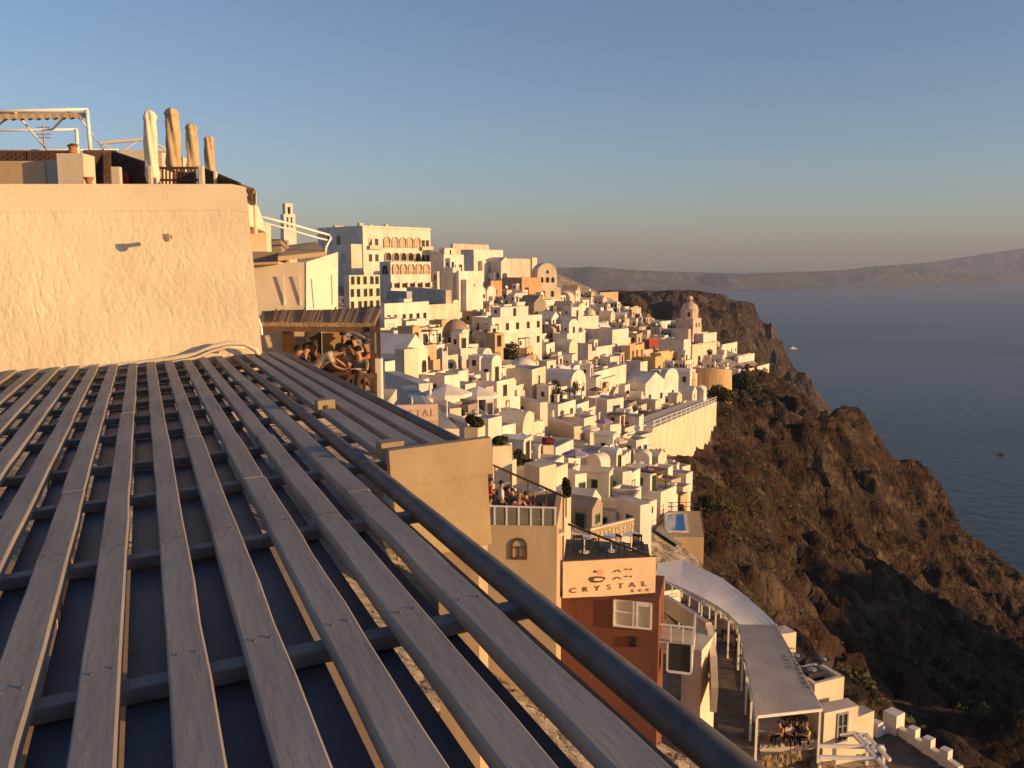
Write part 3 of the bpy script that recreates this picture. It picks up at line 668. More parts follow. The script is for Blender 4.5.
# ------------------------------------------------------------------ hand-placed houses  (corner px, top, left face px, right face px, height px)
HH = [
 ((352,245,4,11,40),'narrow cream stair tower against the shaded flank of the large hotel',dict(phi=46,col='cream',D=222)),
 ((350,274,5,31,52),'tall cream house with two rows of balconies below the large hotel',dict(phi=60,wr_n=5,rows=4,D=150,col='cream',deep=True)),
 ((407,290,20,4,30),'grey stone house with one arched window below the arcade wing',dict(phi=40,col='grey',wl_n=2,awin='arch',D=176)),
 ((446,289,39,3,34),'long pale retaining house wall under the arcade wing with one small window',dict(phi=20,col='cream',wl_n=3,D=178)),
 ((385,302,4,44,30),'cream house with six shuttered windows in a row under the grey stone house',dict(phi=60,wr_n=6,D=150,col='white')),
 ((420,304,3,40,38),'broad blank sunlit wall house left of the brown domed church',dict(phi=58,wr_n=2,D=170,col='cream')),
 ((456,292,11,27,24),'cream neoclassical house with tall pilasters above the brown dome',dict(phi=54,wr_n=6,wsz=(.9,3.4),col='cream',deep=True,fcol=plaster('cream'))),
 ((492,318,20,50,34),'wide two storey white house with two rows of dark windows beside the dark round tree',dict(phi=50,wr_n=5,wl_n=2,rows=2,door='l',fcol=M_BROWN,deep=True)),
 ((522,278,20,19,22),'orange plastered house with two small windows below the ridge',dict(phi=48,col='orange',wr_n=2,wl_n=1)),
 ((491,280,4,11,20),'small salmon orange house left of the larger orange house',dict(phi=52,col='orange',wr_n=1)),
 ((474,250,13,29,26),'white cubic house with one wide window on the skyline',dict(phi=54,wr_n=2,wsz=(1.6,1.4),D=290)),
 ((453,243,2,36,18),'low pink house on the skyline right of the large hotel',dict(phi=56,col='pink',D=310)),
 ((444,255,13,20,26),'white house with a dark open verandah above its facade right of the large hotel',dict(phi=52,wr_n=3,wsz=(1.8,2.2),deep=True,D=240,fcol=M_PAINT)),
 ((453,268,9,8,22),'little white house with an arched dark doorway under the verandah house',dict(phi=52,wr_n=1,awin='arch',wsz=(1.6,3.0),deep=True,D=225)),
 ((459,270,2,24,20),'low white house with a shaded verandah of three bays',dict(phi=52,wr_n=3,wsz=(1.9,1.9),deep=True,D=222,fcol=M_PAINT)),
 ((501,262,18,9,22),'white gabled house with a row of dark windows behind the orange house',dict(phi=40,roof='gable',wl_n=4,D=290)),
 ((508,258,3,24,16),'flat pink house on the skyline behind the white gabled house',dict(phi=58,col='pink',D=330)),
 ((532,257,1,5,22),'slim cream square chimney tower on the skyline',dict(phi=50,col='cream',D=325,name='chimney_tower',cat='tower')),
 ((487,292,2,9,13),'tiny white chapel with a rounded gable in front of the orange houses',dict(phi=56,roof='vaulty',wr_n=1,deep=True,name='chapel',cat='chapel')),
 ((534,303,16,12,20),'brown stone house under a dark sloping roof right of the tiny chapel',dict(phi=48,col='stone',roof='gable',wr_n=1)),
 ((600,292,3,18,14),'tan flat house alone below the brown rocky hill',dict(phi=56,col='tan',D=390)),
 ((578,317,24,20,26),'long house with a blank shaded wall and a sunny end with three windows',dict(phi=48,wr_n=3,wl_n=0)),
 ((567,334,14,18,22),'white cube house with a blank bright face below the long shaded house',dict(phi=50)),
 ((612,330,28,16,28),'house with a pale shaded side and a bright ochre end wall',dict(phi=50,col='white',coll='ochre')),
 ((588,343,19,3,32),'tall white block showing one broad blank shaded side at the town centre',dict(phi=38,wl_n=0)),
 ((596,346,2,19,20),'low white house with a bright wall and two windows left of the ochre arched house',dict(phi=56,wr_n=2)),
 ((630,346,9,14,22),'yellow ochre house with three tall arched openings',dict(phi=54,col='ochre',wr_n=3,awin='arch',wsz=(1.1,2.6),wl_n=1,fcol=plaster('yellow'))),
 ((645,338,2,13,18),'brick red house with two dark windows behind the yellow arched house',dict(phi=54,col='red',wr_n=2)),
 ((661,353,8,16,16),'low yellow house with an arched window right of the red house',dict(phi=50,col='yellow',wr_n=2,awin='arch')),
 ((655,357,12,8,20),'small ochre house with a terrace in front of the yellow house',dict(phi=48,col='ochre',wr_n=1)),
 ((640,362,16,7,24),'white cube with dark plants along its roof in front of the yellow arched house',dict(phi=44,wl_n=0)),
 ((610,357,10,9,18),'small white house with a dark doorway below the low bright wall',dict(phi=48,wr_n=1,door='r',wl_n=1)),
 ((594,371,3,32,18),'broad sunlit curved wall house above the pointed roof',dict(phi=62)),
 ((645,384,22,20,24),'white house with a pointed gable roof and a dark sloping pipe',dict(phi=46,roof='gable',wr_n=2,chim=1)),
 ((664,380,6,14,24),'twin vaulted white house beside the pointed gable house',dict(phi=50,roof='vaulty',wr_n=1,deep=True)),
 ((683,340,25,7,34),'tall white chapel side wall in shade with one narrow sunlit end window',dict(phi=52,wr_n=1,D=310)),
 ((671,331,16,17,18),'white house with a clean sunlit end wall behind the chapel side wall',dict(phi=50,D=360)),
 ((638,320,14,16,20),'broad white flat roofed house on the far ridge with roof antennas',dict(phi=50,wr_n=2,D=385)),
 ((612,308,20,26,24),'large white house with a pale sloping terrace below the tan flat house',dict(phi=52,wr_n=2,D=365,wl_n=1)),
 ((658,322,22,14,20),'white house with a dark side and a bright corner on the far ridge',dict(phi=54,wr_n=1,D=375)),
 ((703,334,9,13,22),'white terraced house stepping down right of the pink domed bell tower',dict(phi=54,wr_n=2,D=345)),
 ((692,346,5,24,22),'pale house with two small windows above the ochre bastion',dict(phi=56,wr_n=2,D=325,col='cream')),
 ((722,344,2,15,14),'row of white balconied rooms beyond the ochre bastion',dict(phi=56,wr_n=4,D=360,deep=True)),
 ((738,357,4,16,14),'white villa with a flat roof slab at the cliff edge',dict(phi=56,wr_n=2,D=345)),
 ((757,366,3,12,9),'lowest white villa at the seaward tip of the town',dict(phi=56,wr_n=1,D=345)),
 ((742,370,20,12,10),'cluster house of cream boulders and walls beside the dark bush at the cliff edge',dict(phi=50,col='cream',D=330)),
 ((655,401,16,6,24),'white house with a rounded blank front below the pointed gable',dict(phi=44,wl_n=1)),
 ((668,410,20,4,20),'white block with three dark arches next to the long buttress wall',dict(phi=40,wl_n=3,awin='arch',deep=True)),
 ((600,391,20,3,24),'plain house with a terrace pergola and brown door at the town centre',dict(phi=38,wl_n=1)),
 ((607,400,22,16,28),'white house with a covered porch on white posts',dict(phi=46,wr_n=1,wsz=(1.8,2.0),deep=True)),
 ((540,400,31,6,34),'white house with one square dark window below the big dark trees',dict(phi=30,wl_n=1,wsz=(1.0,1.6),fcol=M_GREYP)),
 ((574,424,36,6,30),'broad cream block with a roof terrace of sunbeds beside the square window house',dict(phi=26,wl_n=0,col='cream')),
 ((553,386,3,14,20),'small white kiosk house under the big dark trees',dict(phi=46,wr_n=1)),
 ((488,446,4,24,34),'yellow cream house with a blank sloping sunlit wall and planted roof',dict(phi=60,col='cream',wr_n=1)),
 ((540,462,16,16,44),'cream corner house with a red flowered balcony on top',dict(phi=40,col='cream')),
 ((515,408,14,4,26),'narrow white house with a shuttered window on the stepped lane',dict(phi=34,wl_n=1,wsz=(.9,1.4))),
 ((486,384,10,7,38),'peach doorway house at the top of the stepped lane',dict(phi=44,col='pink',wr_n=1,wl_n=1,door='r')),
 ((470,377,44,3,22),'long low white chapel roof in front of the brown domed church',dict(phi=18,roof='flat')),
 ((450,405,28,4,24),'cream vaulted house with a dark awning edge above the parasols',dict(phi=20,col='cream')),
 ((468,420,30,10,30),'cream house behind the white parasols and shrubs',dict(phi=30,col='cream',wr_n=2)),
 ((405,345,10,14,42),'sunlit cream house with a rounded corner right of the thatched terrace',dict(phi=48,col='cream',D=62)),
 ((420,378,34,6,34),'white vaulted house just right of the crowded terrace',dict(phi=24,D=50)),
 ((440,420,40,6,40),'pale house with faded shop lettering beside the pergola rail',dict(phi=14,D=36,col='cream')),
 ((600,462,14,10,34),'white house with a barrel vault and thin chimney above the restaurant sign',dict(phi=42,roof='vault',wl_n=1)),
 ((622,468,18,6,40),'tall white house with a peach flowered terrace at the town foot',dict(phi=34,wl_n=1)),
 ((636,440,16,12,22),'white house with dark shutters at the foot of the long buttress wall',dict(phi=46,wr_n=2,wl_n=1)),
 ((660,452,24,16,18),'bright white annex with three tall windows under the buttress wall',dict(phi=54,wr_n=3,wsz=(.9,1.8),D=165)),
 ((590,430,12,6,30),'white house with a small roof parasol left of the buttress wall',dict(phi=36,wl_n=1)),
 ((640,500,24,9,44),'white house with a dark blue door right of the restaurant sign',dict(phi=32,wl_n=1,door='l',fcol=M_BLUE,D=72)),
 ((668,480,26,18,13),'cream terrace wall house above the swimming pool at the cliff edge',dict(phi=40,col='cream',wl_n=1,D=126,extra=9,bury=2.5)),
 ((575,470,16,8,40),'white house with violet sunshades on its terrace above the restaurant',dict(phi=36,wl_n=1,wr_n=1)),
 ((610,425,20,10,24),'white house with red and violet terrace cushions beside the covered porch',dict(phi=40,wl_n=2)),
]
NAMED = {}
for (g, lab, kw) in HH:
    NAMED[lab] = house(*g, lab, **kw)
# ------------------------------------------------------------------ churches and towers
def px_len(n, D): return n*D/FPX
M_STONE = mat('brown_stone', (.36,.27,.19), .9, .14, .6, .5, 6, kind='world')
M_DOME = mat('brown_dome', (.34,.24,.17), .8, .12, .6, .3, 6, kind='world')
D = 165; p = at(456,350,D)
t = thing('domed_church', 'brown stone church with a round dome on an arched drum', 'church', p, R(40))
r = px_len(12.5, D)
MB().lathe([(r*1.02,-4),(r*1.02,px_len(15,D)),(r*1.1,px_len(15.2,D)),(r*1.1,px_len(17,D)),(r*.5,px_len(17,D))], 8).build('drum', M_STONE, t)
MB().lathe([(r*1.04*math.cos(a), px_len(17.02,D)+r*1.12*math.sin(a)) for a in np.linspace(0,1.52,12)], 32).build('dome', M_DOME, t, smooth=True)
MB().tube([(0,0,px_len(17,D)+r*1.1),(0,0,px_len(17,D)+r*1.5)], .09, 6).tube([(-.35,0,px_len(17,D)+r*1.38),(.35,0,px_len(17,D)+r*1.38)], .08, 6).build('cross', M_PAINT, t)
for k in range(8):
    a = PI*2*(k+.5)/8; rr = r*1.02*math.cos(PI/8)
    link('window', window_mesh(.95, 2.0, 'arch', plaster('cream'), True), t, (rr*math.cos(a)*1.004, rr*math.sin(a)*1.004, .7), (0,0,a+PI/2))
D = 158; p = at(486,372,D); t = thing('belfry_church', 'small stone church with a bell gable tower beside the dark round tree', 'church', p, R(48))
MB().box(-2.4,.0,-3.4,2.5,-5,3.4).build('wall', M_STONE, t); MB().box(-2.6,.1,-3.6,2.7,3.4,3.7).build('roof', M_STONE, t)
b = MB(); b.box(.0,2.2,-2.2,.0,-5,4.6); b.box(.0,.55,-2.2,0,4.6,6.6); b.box(1.65,2.2,-2.2,0,4.6,6.6); b.box(-.1,2.3,-2.3,.1,6.6,7.0); b.build('bell_tower', plaster('tan'), t)
MB().lathe([(.4,0),(.32,.35),(.15,.6)],10,(1.1,-1.1,5.4)).build('bell', M_BROWN, t, smooth=True)
for loc, rz in (((-1.2,-3.41,.6),0),((1.1,-2.21,.9),0)): link('window', window_mesh(.9,1.6,'arch',M_PAINT,True), t, loc, (0,0,rz))
link('window', window_mesh(1.0,1.7,'arch',M_PAINT,True), t, (-2.41,-.6,.8), (0,0,-PI/2))
# round-gabled church on the ridge
D = 292; p = at(547,302,D); t = thing('gabled_church', 'pale church facade with a tall rounded gable and three dark openings', 'church', p, R(14))
wd = px_len(20,D)/2; hs = px_len(29,D); mb = MB(); n = 14
out = [(-wd,-6),(wd,-6)] + [(wd*math.cos(a), hs + wd*.95*math.sin(a)) for a in np.linspace(0,PI,n)]
mb.slab([(x,0,z) for x,z in out], (0,7,0)); mb.build('wall', plaster('cream'), t)
MB().box(-wd*1.25,wd*1.25,-1.8,-.02,-6,px_len(14,D)).build('porch', plaster('cream'), t)
for x in (-.55,.05,.6): link('window', window_mesh(1.3,2.0,'arch',plaster('cream'),True), t, (x*wd,-.004,px_len(19,D)))
link('window', window_mesh(1.0,1.3,'arch',plaster('cream'),True), t, (.05*wd,-.004,px_len(28,D)))
for x in (-.5,.4): link('door', window_mesh(1.2,2.2,'arch',plaster('cream'),True), t, (x*wd,-1.804,px_len(5,D)))
# pink domed cathedral tower
D = 350; p = at(689,336,D); t = thing('cathedral_tower', 'pink domed church tower with a lantern standing above the cliff edge', 'church', p, R(52)); s = D/FPX
m = plaster('pink')
MB().box(-10*s,8*s,-9*s,10*s,-6,18*s).build('base_block', m, t); MB().box(8.02*s,15*s,-6*s,14*s,-6,11*s).box(-15*s,-10.02*s,-7*s,12*s,-6,8*s).build('nave', plaster('cream'), t)
MB().lathe([(9.0*s,18*s),(9.0*s,25.5*s),(9.6*s,25.5*s),(9.6*s,26.5*s),(8*s,26.5*s)],8).build('drum', m, t)
MB().lathe([(8.2*s*math.cos(a),26.52*s+7.6*s*math.sin(a)) for a in np.linspace(0,1.4,10)],24).build('dome', m, t, smooth=True)
MB().lathe([(2.9*s,33.4*s),(2.9*s,37*s),(3.3*s,37.2*s)]+[(3.0*s*math.cos(a),37.3*s+2.8*s*math.sin(a)) for a in np.linspace(0,1.5,7)],12).build('lantern', m, t, smooth=True)
for k in range(4):
    a = PI/4*(2*k)+PI/8*0; rr = 9.0*s*math.cos(PI/8)
    a = PI*2*(2*k+.5)/8
    link('window', window_mesh(1.2,2.0,'arch',m,True), t, (rr*math.cos(a)*1.005,rr*math.sin(a)*1.005,19.5*s),(0,0,a+PI/2))
for k in range(4):
    a = PI/2*k; link('window', window_mesh(.8,1.0,'arch',m,True), t, (2.93*s*math.cos(a),2.93*s*math.sin(a),34.3*s),(0,0,a+PI/2))
link('window', window_mesh(1.2,1.8,'rect',m,True), t, (-3*s,-9*s-.004,9*s)); link('window', window_mesh(1.2,1.8,'rect',m,True), t, (3*s,-9*s-.004,9*s))
# white bell tower far left
D = 105; p = at(289,252,D); s = D/FPX; t = thing('bell_tower', 'slim white bell tower with three open arches on the skyline', 'tower', p, R(30))
w0 = 6.2*s
b = MB(); b.box(-w0,w0,-w0,w0,-8,24*s); b.build('shaft', plaster('white'), t)
for (a, b_) in ((-w0*.93,-w0*.5),(-w0*.16,w0*.16),(w0*.5,w0*.93)):
    MB().box(a,b_,-w0*.9,w0*.9,24*s+.002,34*s).build('pier', plaster('white'), t)
MB().box(-w0*.95,w0*.95,-w0*.95,w0*.95,34*s+.002,37*s).build('band', plaster('white'), t)
for (a, b_) in ((-w0*.6,-w0*.25),(w0*.25,w0*.6)): MB().box(a,b_,-w0*.8,w0*.8,37*s+.002,44*s).build('pier', plaster('white'), t)
MB().box(-w0*.62,w0*.62,-w0*.85,w0*.85,44*s+.002,47.5*s).build('top_slab', plaster('white'), t)
for a, z in ((-.33,27),(.33,27),(0,39)): MB().lathe([(.28,0),(.2,.3),(.08,.45)],8,(a*w0,0,z*s)).build('bell', M_BROWN, t)
# ochre bastion and the long buttress wall
D = march(710,392); s = D/FPX; p = at(712,390,D); t = thing('ochre_bastion', 'tall rounded ochre retaining bastion under the pink church', 'retaining wall', p, 0)
n = 16; mb = MB(); ring = [(20*s*math.cos(a)*1.02, 14*s*math.sin(a)) for a in np.linspace(-PI,0,n)]
mb.prism([(x*.93+1*s*0, y*.93) for x, y in ring], -8, -.02); 
vs0 = [(x,y,-10) for x,y in ring]; vs1 = [(x*.93,y*.93,23*s - max(0,x)*.12) for x,y in ring]
mb = MB(); mb.add(vs0+vs1, [(i,i+1,n+i+1,n+i) for i in range(n-1)] + [tuple(range(n,2*n))] + [(n-1,0,n,2*n-1)]); mb.build('wall', plaster('ochre'), t)
p0 = at(652,452,march(652,452)-6); p1 = at(716,424,march(716,424)); 
def plan(p): return Vector((p.x, p.y, 0))
t = thing('buttress_wall', 'long tall sunlit cream retaining wall with a terrace railing on top at the cliff edge', 'retaining wall', p0, 0)
zt0 = at(652,428,p0.dot(FWD)).z; zt1 = at(706,401,p1.dot(FWD)).z
nrm = (p1-p0).cross(Vector((0,0,1))).normalized()*-1
if nrm.x > 0: nrm = -nrm
mb = MB(); o = p0
mb.slab([Vector((0,0,-4)), plan(p1-o)+Vector((0,0,p1.z-o.z-5)), plan(p1-o)+Vector((0,0,zt1-o.z)), Vector((0,0,zt0-o.z))], nrm*6); mb.build('wall', plaster('cream'), t)
mb = MB(); q0, q1 = Vector((0,0,zt0-o.z)), plan(p1-o)+Vector((0,0,zt1-o.z))
for k in range(15): 
    q = q0.lerp(q1, (k+.3)/15); mb.box(q.x-.08,q.x+.08,q.y-.08,q.y+.08,q.z,q.z+1.2)
for hh in (.5,1.15): mb.beam(q0+Vector((0,0,hh)), q1+Vector((0,0,hh)), .08, .08)
mb.build('railing', M_PAINT, t)
# ================================================================== bar terraces, banner and canopies
def onz(px, py, z):
    d = ray(px, py); return d*(z/d.z)
def text_mesh(body, size, m, ext=.006, font_scale=1.0, spacing=1.0):
    cu = bpy.data.curves.new('lettering', 'FONT'); cu.body = body; cu.size = size; cu.extrude = ext; cu.align_x = 'CENTER'; cu.space_character = spacing
    o = bpy.data.objects.new('lettering', cu); COL.objects.link(o); dg = bpy.context.evaluated_depsgraph_get()
    me = bpy.data.meshes.new_from_object(o.evaluated_get(dg)); bpy.data.objects.remove(o); bpy.data.curves.remove(cu)
    me.materials.clear(); me.materials.append(m); return me
M_INK = mat('sign_ink', (.10,.055,.035), .7, .1, 3); M_SIGNW = mat('sign_white', (.78,.72,.58), .7, .05, 3); M_CANVAS = mat('banner_canvas', (.72,.52,.34), .85, .06, 1.2, .15, 6)
M_PINKL = mat('logo_pink', (.75,.34,.30), .8, .1, 4); M_GLASSP = mat('terrace_glass', (.20,.19,.15), .15, .1, 2, spec=.5)
# cream building with a glass railed terrace
tb = house(556,526,92,12,74,'cream house whose glass railed roof terrace is full of seated people',phi=84,col='sand',roof='flat',par=.55,D=32,group='',extra=9,name='terrace_house',bury=10,deep=True)
tb_l, tb_r = tb['Ll'], tb['Lr']; H = tb['H']
put_window(tb,'l', tb_l*.40, H*.55, .6, .8, 'arch', M_BROWN, tb_r, tb_l)
tz = tb.location.z + H
rl = thing('glass_railing', 'white post glass railing along the edge of the crowded roof terrace', 'railing', (tb.location.x, tb.location.y, tz), tb.rotation_euler.z)
x = -tb_r/2+.06
for k in range(7):
    y = -tb_l/2+.05 + tb_l*.78*k/6; MB().box(x-.03,x+.03,y-.03,y+.03,0,.68).build('post', M_PAINT, rl)
MB().box(x-.035,x+.035,-tb_l/2,tb_l*.30,.68,.73).build('top_rail', M_PAINT, rl)
for k in range(6):
    y = -tb_l/2+.09 + tb_l*.78*k/6; MB().box(x-.008,x+.008,y,y+tb_l*.13-.08,.06,.66).build('glass_panel', M_GLASSP, rl)
tfz = thing('roof_terrace', 'roof terrace deck holding the seated people behind the glass railing', 'terrace', at(530,520,34))
FT = tz - .52
pa, pb, pc, pd = at(484,526.5,32.4), at(553,526.5,32.4), onz(566,518,tz), onz(470,474,tz)
MB().slab([Vector((p.x,p.y,FT)) - tfz.location for p in (pa,pb,pc,pd)], (0,0,-.12)).build('floor', M_ROOFTOP, tfz)
mbr = MB(); mbr.beam(onz(566,517,tz)+Vector((0,0,.75))-tfz.location, onz(480,476,tz)+Vector((0,0,.75))-tfz.location, .07,.07)
for k in range(6):
    q = onz(566,517,tz).lerp(onz(480,476,tz), k/5) - tfz.location; mbr.beam(q, q+Vector((0,0,.75)), .05,.05,(1,0,0))
mbr.build('back_rail', M_BROWN, tfz)
# corner house under the wide pergola bay
cp = house(480,496,34,8,120,'tan corner house under the pergola with a narrow arched door',phi=86,col='tan',roof='plain',D=17.5,group='',extra=9,name='corner_house',bury=6)
put_window(cp,'l',cp['Ll']*.14,cp['H']*.62,.5,1.0,'arch',M_BROWN,cp['Lr'],cp['Ll'],True)
# terracotta bar building
bar = house(657,598,150,6,112,'terracotta red bar building with an arched balcony opening below the banner',phi=76,col='terracotta',roof='plain',D=36,group='',extra=9,name='bar_building',cat='building',bury=6)
bl, br_, bh = bar['Ll'], bar['Lr'], bar['H']; s = 36/FPX
me = window_mesh(1.55, 1.2, 'rect', M_PAINT)
mb = MB(); a0, a1 = 7*s, 45*s; z0, z1 = bh-28*s, bh-2*s
mb.box(a0,a1,-.02,.0,z0,z1,0); mb.build('opening', plaster('cream'), bar, loc=(-br_/2-.004, -bl/2, 0), rot=(0,0,PI/2)).scale = (1,1,1)
mb = MB()
for a in (a0, a0+14*s, a0+17*s, a1-.06): mb.box(a,a+.07,.0,.09,z0,z1)
mb.box(a0,a1,.0,.10,z0-.05,z0+.03); mb.box(a0+15*s,a1-.02,.0,.07,z0+.55,z0+.61); mb.box(a0,a0+14*s,.0,.08,z1-.16,z1)
mb.build('opening_frame', M_PAINT, bar, loc=(-br_/2-.010, -bl/2, 0), rot=(0,0,PI/2))
put_window(bar,'l',bl*.02+.9,bh-49*s,.22,.14,'rect',M_METAL,br_,bl)
q = thing('white_balcony', 'small white railed balcony on the corner of the terracotta building', 'balcony', at(676,637,36.6), R(-14))
MB().box(-.75,.75,-.3,1.2,-.45,-.12).build('slab', plaster('cream'), q)
r_ = MB()
for a in (-.72,-.2,.3,.72): r_.box(a-.03,a+.03,-.29,-.23,-.12,.55)
r_.box(-.75,.75,-.30,-.22,.55,.62); r_.box(.69,.75,-.22,1.2,.55,.62); r_.box(.69,.75,1.1,1.2,-.12,.55); r_.build('railing', M_PAINT, q)
gl = thing('glass_bay', 'white framed dark glass bay under the small balcony', 'window bay', at(679,671,36.4), R(-14))
MB().box(-.45,.45,0,.9,0,1.15).build('glass', M_GLASS, gl)
MB().box(-.52,-.45,-.05,.9,-.05,1.15).box(.45,.52,-.05,.9,-.05,1.15).box(-.45,.45,-.05,.9,-.1,-.002).build('frame', M_PAINT, gl)
house(700,648,20,14,70,'white stepped parapet wall between the terracotta building and the walkway',phi=62,col='cream',roof='plain',D=40,group='',extra=9,name='stepped_wall',cat='wall')
st_ = thing('sloping_parapet', 'long white sloping stair parapet above the walkway beside the canopy posts', 'parapet', at(690,630,44))
mb = MB(); mb.beam(at(664,602,50)-st_.location, at(709,632,42)-st_.location, .3,.9); mb.beam(at(709,632,42)-st_.location, at(713,668,40.5)-st_.location, .3,1.1); mb.beam(at(713,668,40.5)-st_.location, at(714,700,39)-st_.location, .3,1.6); mb.build('wall', plaster('cream'), st_)
st2 = MB(); 
for k in range(6):
    p = at(664,598,50).lerp(at(709,628,42), k/5)-st_.location; st2.beam(p+Vector((0,0,.45)), p+Vector((0,0,1.0)), .06,.06,(1,0,0))
st2.beam(at(664,598,50)-st_.location+Vector((0,0,1.0)), at(709,628,42)-st_.location+Vector((0,0,1.0)), .06,.06); st2.build('railing', M_PAINT, st_)
sb = thing('small_board', 'little white notice board on the terrace beside the canopy posts', 'sign', at(672,602,50), R(20))
MB().box(-.55,.55,-.04,.04,0,.7).build('board', M_SIGNW, sb); MB().box(-.4,.4,-.05,-.042,.3,.36).box(-.3,.3,-.05,-.042,.45,.5).build('markings', M_GREYP, sb)
# banner
bp0, bp1 = at(563,563,35.0), at(656,556,35.6); bx_ = Vector((bp1.x-bp0.x, bp1.y-bp0.y, 0)); bw_ = bx_.length; bhgt = 37.5*35.2/FPX
bn_ = thing('bar_banner', 'beige canvas banner reading CRYSTAL BAR with a pink and brown emblem', 'banner', (bp0.x, bp0.y, (bp0.z+bp1.z)/2 - bhgt), math.atan2(bx_.y, bx_.x))
mb = MB(); n1, n2 = 30, 12; V = []
for j in range(n2+1):
    for i in range(n1+1):
        u, v = i/n1, j/n2; V.append((u*bw_, .012*math.sin(9*u+3*v)*(1-v*.6) + .008*math.sin(23*u*(1-v)+2), v*bhgt - (1-v)*.02*math.sin(PI*u)))
mb.add(V, [(j*(n1+1)+i, j*(n1+1)+i+1, (j+1)*(n1+1)+i+1, (j+1)*(n1+1)+i) for j in range(n2) for i in range(n1)]); mb.build('canvas', M_CANVAS, bn_, smooth=True)
MB().tube([(-.05,.05,bhgt),(bw_+.05,.05,bhgt)], .035, 8).tube([(-.05,.05,0),(bw_+.05,.05,0)], .03, 8).build('pole', M_BROWN, bn_)
try: serif = None
except Exception: pass
for i, ch in enumerate('CRYSTAL'):
    link('letter', text_mesh(ch, .30, M_INK), bn_, (bw_*(.11 + i*.128), -.026, bhgt*(.135+.012*i)), (PI/2,0,0)).scale = (1.35,1,1)
for i, ch in enumerate('BAR'): link('letter', text_mesh(ch, .17, M_INK), bn_, (bw_*(.75+.085*i), -.026, bhgt*.055), (PI/2,0,0)).scale = (1.2,1,1)
mb = MB()
def blob(mb, cx, cz, rx, rz, ph=0, y=-.026, n=18, wob=.12, mi=0):
    pts = [(cx+rx*(1+wob*math.sin(3*t+ph))*math.cos(t), y, cz+rz*(1+wob*math.cos(2*t+ph))*math.sin(t)) for t in np.linspace(0,2*PI,n,endpoint=False)]
    mb.slab(pts, (0,.006,0), mi)
blob(mb, bw_*.40, bhgt*.66, .14,.13,1,-.028,mi=1); blob(mb, bw_*.34, bhgt*.69, .07,.05,2,-.026,mi=0); blob(mb, bw_*.36,bhgt*.47,.34,.15,.4,-.026,mi=0); blob(mb, bw_*.375,bhgt*.47,.20,.06,1.4,-.032,mi=2)
for k, (cx, cz) in enumerate(((.58,.64),(.58,.44))):
    mb.tube([(bw_*cx+.55*(t-.25), -.026, bhgt*cz + .08*math.sin(6*t)+.03*t) for t in np.linspace(0,.55,9)], .016, 5); blob(mb, bw_*(cx+.10), bhgt*(cz+.07), .06,.03,k,-.028); blob(mb, bw_*(cx+.15), bhgt*(cz+.06), .04,.03,k+2,-.028)
mb.build('emblem', [M_INK, M_PINKL, M_CANVAS], bn_)
# tan restaurant sign
sp0, sp1 = at(590,533,47), at(634,522,48.5); v = Vector((sp1.x-sp0.x, sp1.y-sp0.y,0)); L_ = v.length; hs_ = 15*47.5/FPX
sg = thing('restaurant_sign', 'tan board sign reading RESTAURANT ARIS in white letters', 'sign', (sp0.x, sp0.y, sp0.z-hs_*.85), math.atan2(v.y,v.x))
tilt = (sp1.z-sp0.z)/L_
mb = MB(); mb.slab([(0,0,0),(L_,0,tilt*L_*.9),(L_,0,hs_+tilt*L_),(0,0,hs_)], (0,.12,0)); mb.build('board', mat('sign_tan',(.40,.30,.17),.8,.1,2), sg)
MB().slab([(-.05,-.02,hs_+.002),(L_,-.02,hs_+tilt*L_+.002),(L_,-.02,hs_+tilt*L_+.10),(-.05,-.02,hs_+.10)], (0,.2,0)).build('ledge', plaster('cream'), sg)
MB().slab([(-.05,-.01,-1.6),(L_,-.01,-1.6),(L_,-.01,tilt*L_*.9-.002),(-.05,-.01,-.002)], (0,.15,0)).build('wall', plaster('cream'), sg)
for i, ch in enumerate('RESTAURANT'): link('letter', text_mesh(ch,.34,M_SIGNW,.01), sg, (L_*(.16+.089*i), -.03, hs_*.50+tilt*L_*(.16+.089*i)), (PI/2,0,0)).scale = (.85,1,1)
for i, ch in enumerate('ARIS'): link('letter', text_mesh(ch,.34,M_SIGNW,.01), sg, (L_*(.70+.085*i), -.03, hs_*.10+tilt*L_*(.70+.085*i)), (PI/2,0,0)).scale = (.85,1,1)
# faint CRYSTAL lettering board on the house beside the rail
c0, c1 = at(384,408,33), at(438,404,33.4); v = Vector((c1.x-c0.x,c1.y-c0.y,0)); L_ = v.length
sg = thing('faded_sign', 'faded plaster sign reading CRYSTAL beside the pergola rail', 'sign', (c0.x,c0.y,c1.z-.62), math.atan2(v.y,v.x))
MB().box(0,L_,0,.15,0,.62).build('board', plaster('pink'), sg)
MB().box(.1,L_,.02,.5,-2.5,-.002).build('wall', plaster('sand'), sg)
M_FADE = mat('faded_ink', (.40,.26,.20), .9, .1, 3)
for i, ch in enumerate('CRYSTAL'): link('letter', text_mesh(ch,.38,M_FADE), sg, (L_*(.10+.133*i),-.012,.17), (PI/2,0,0))
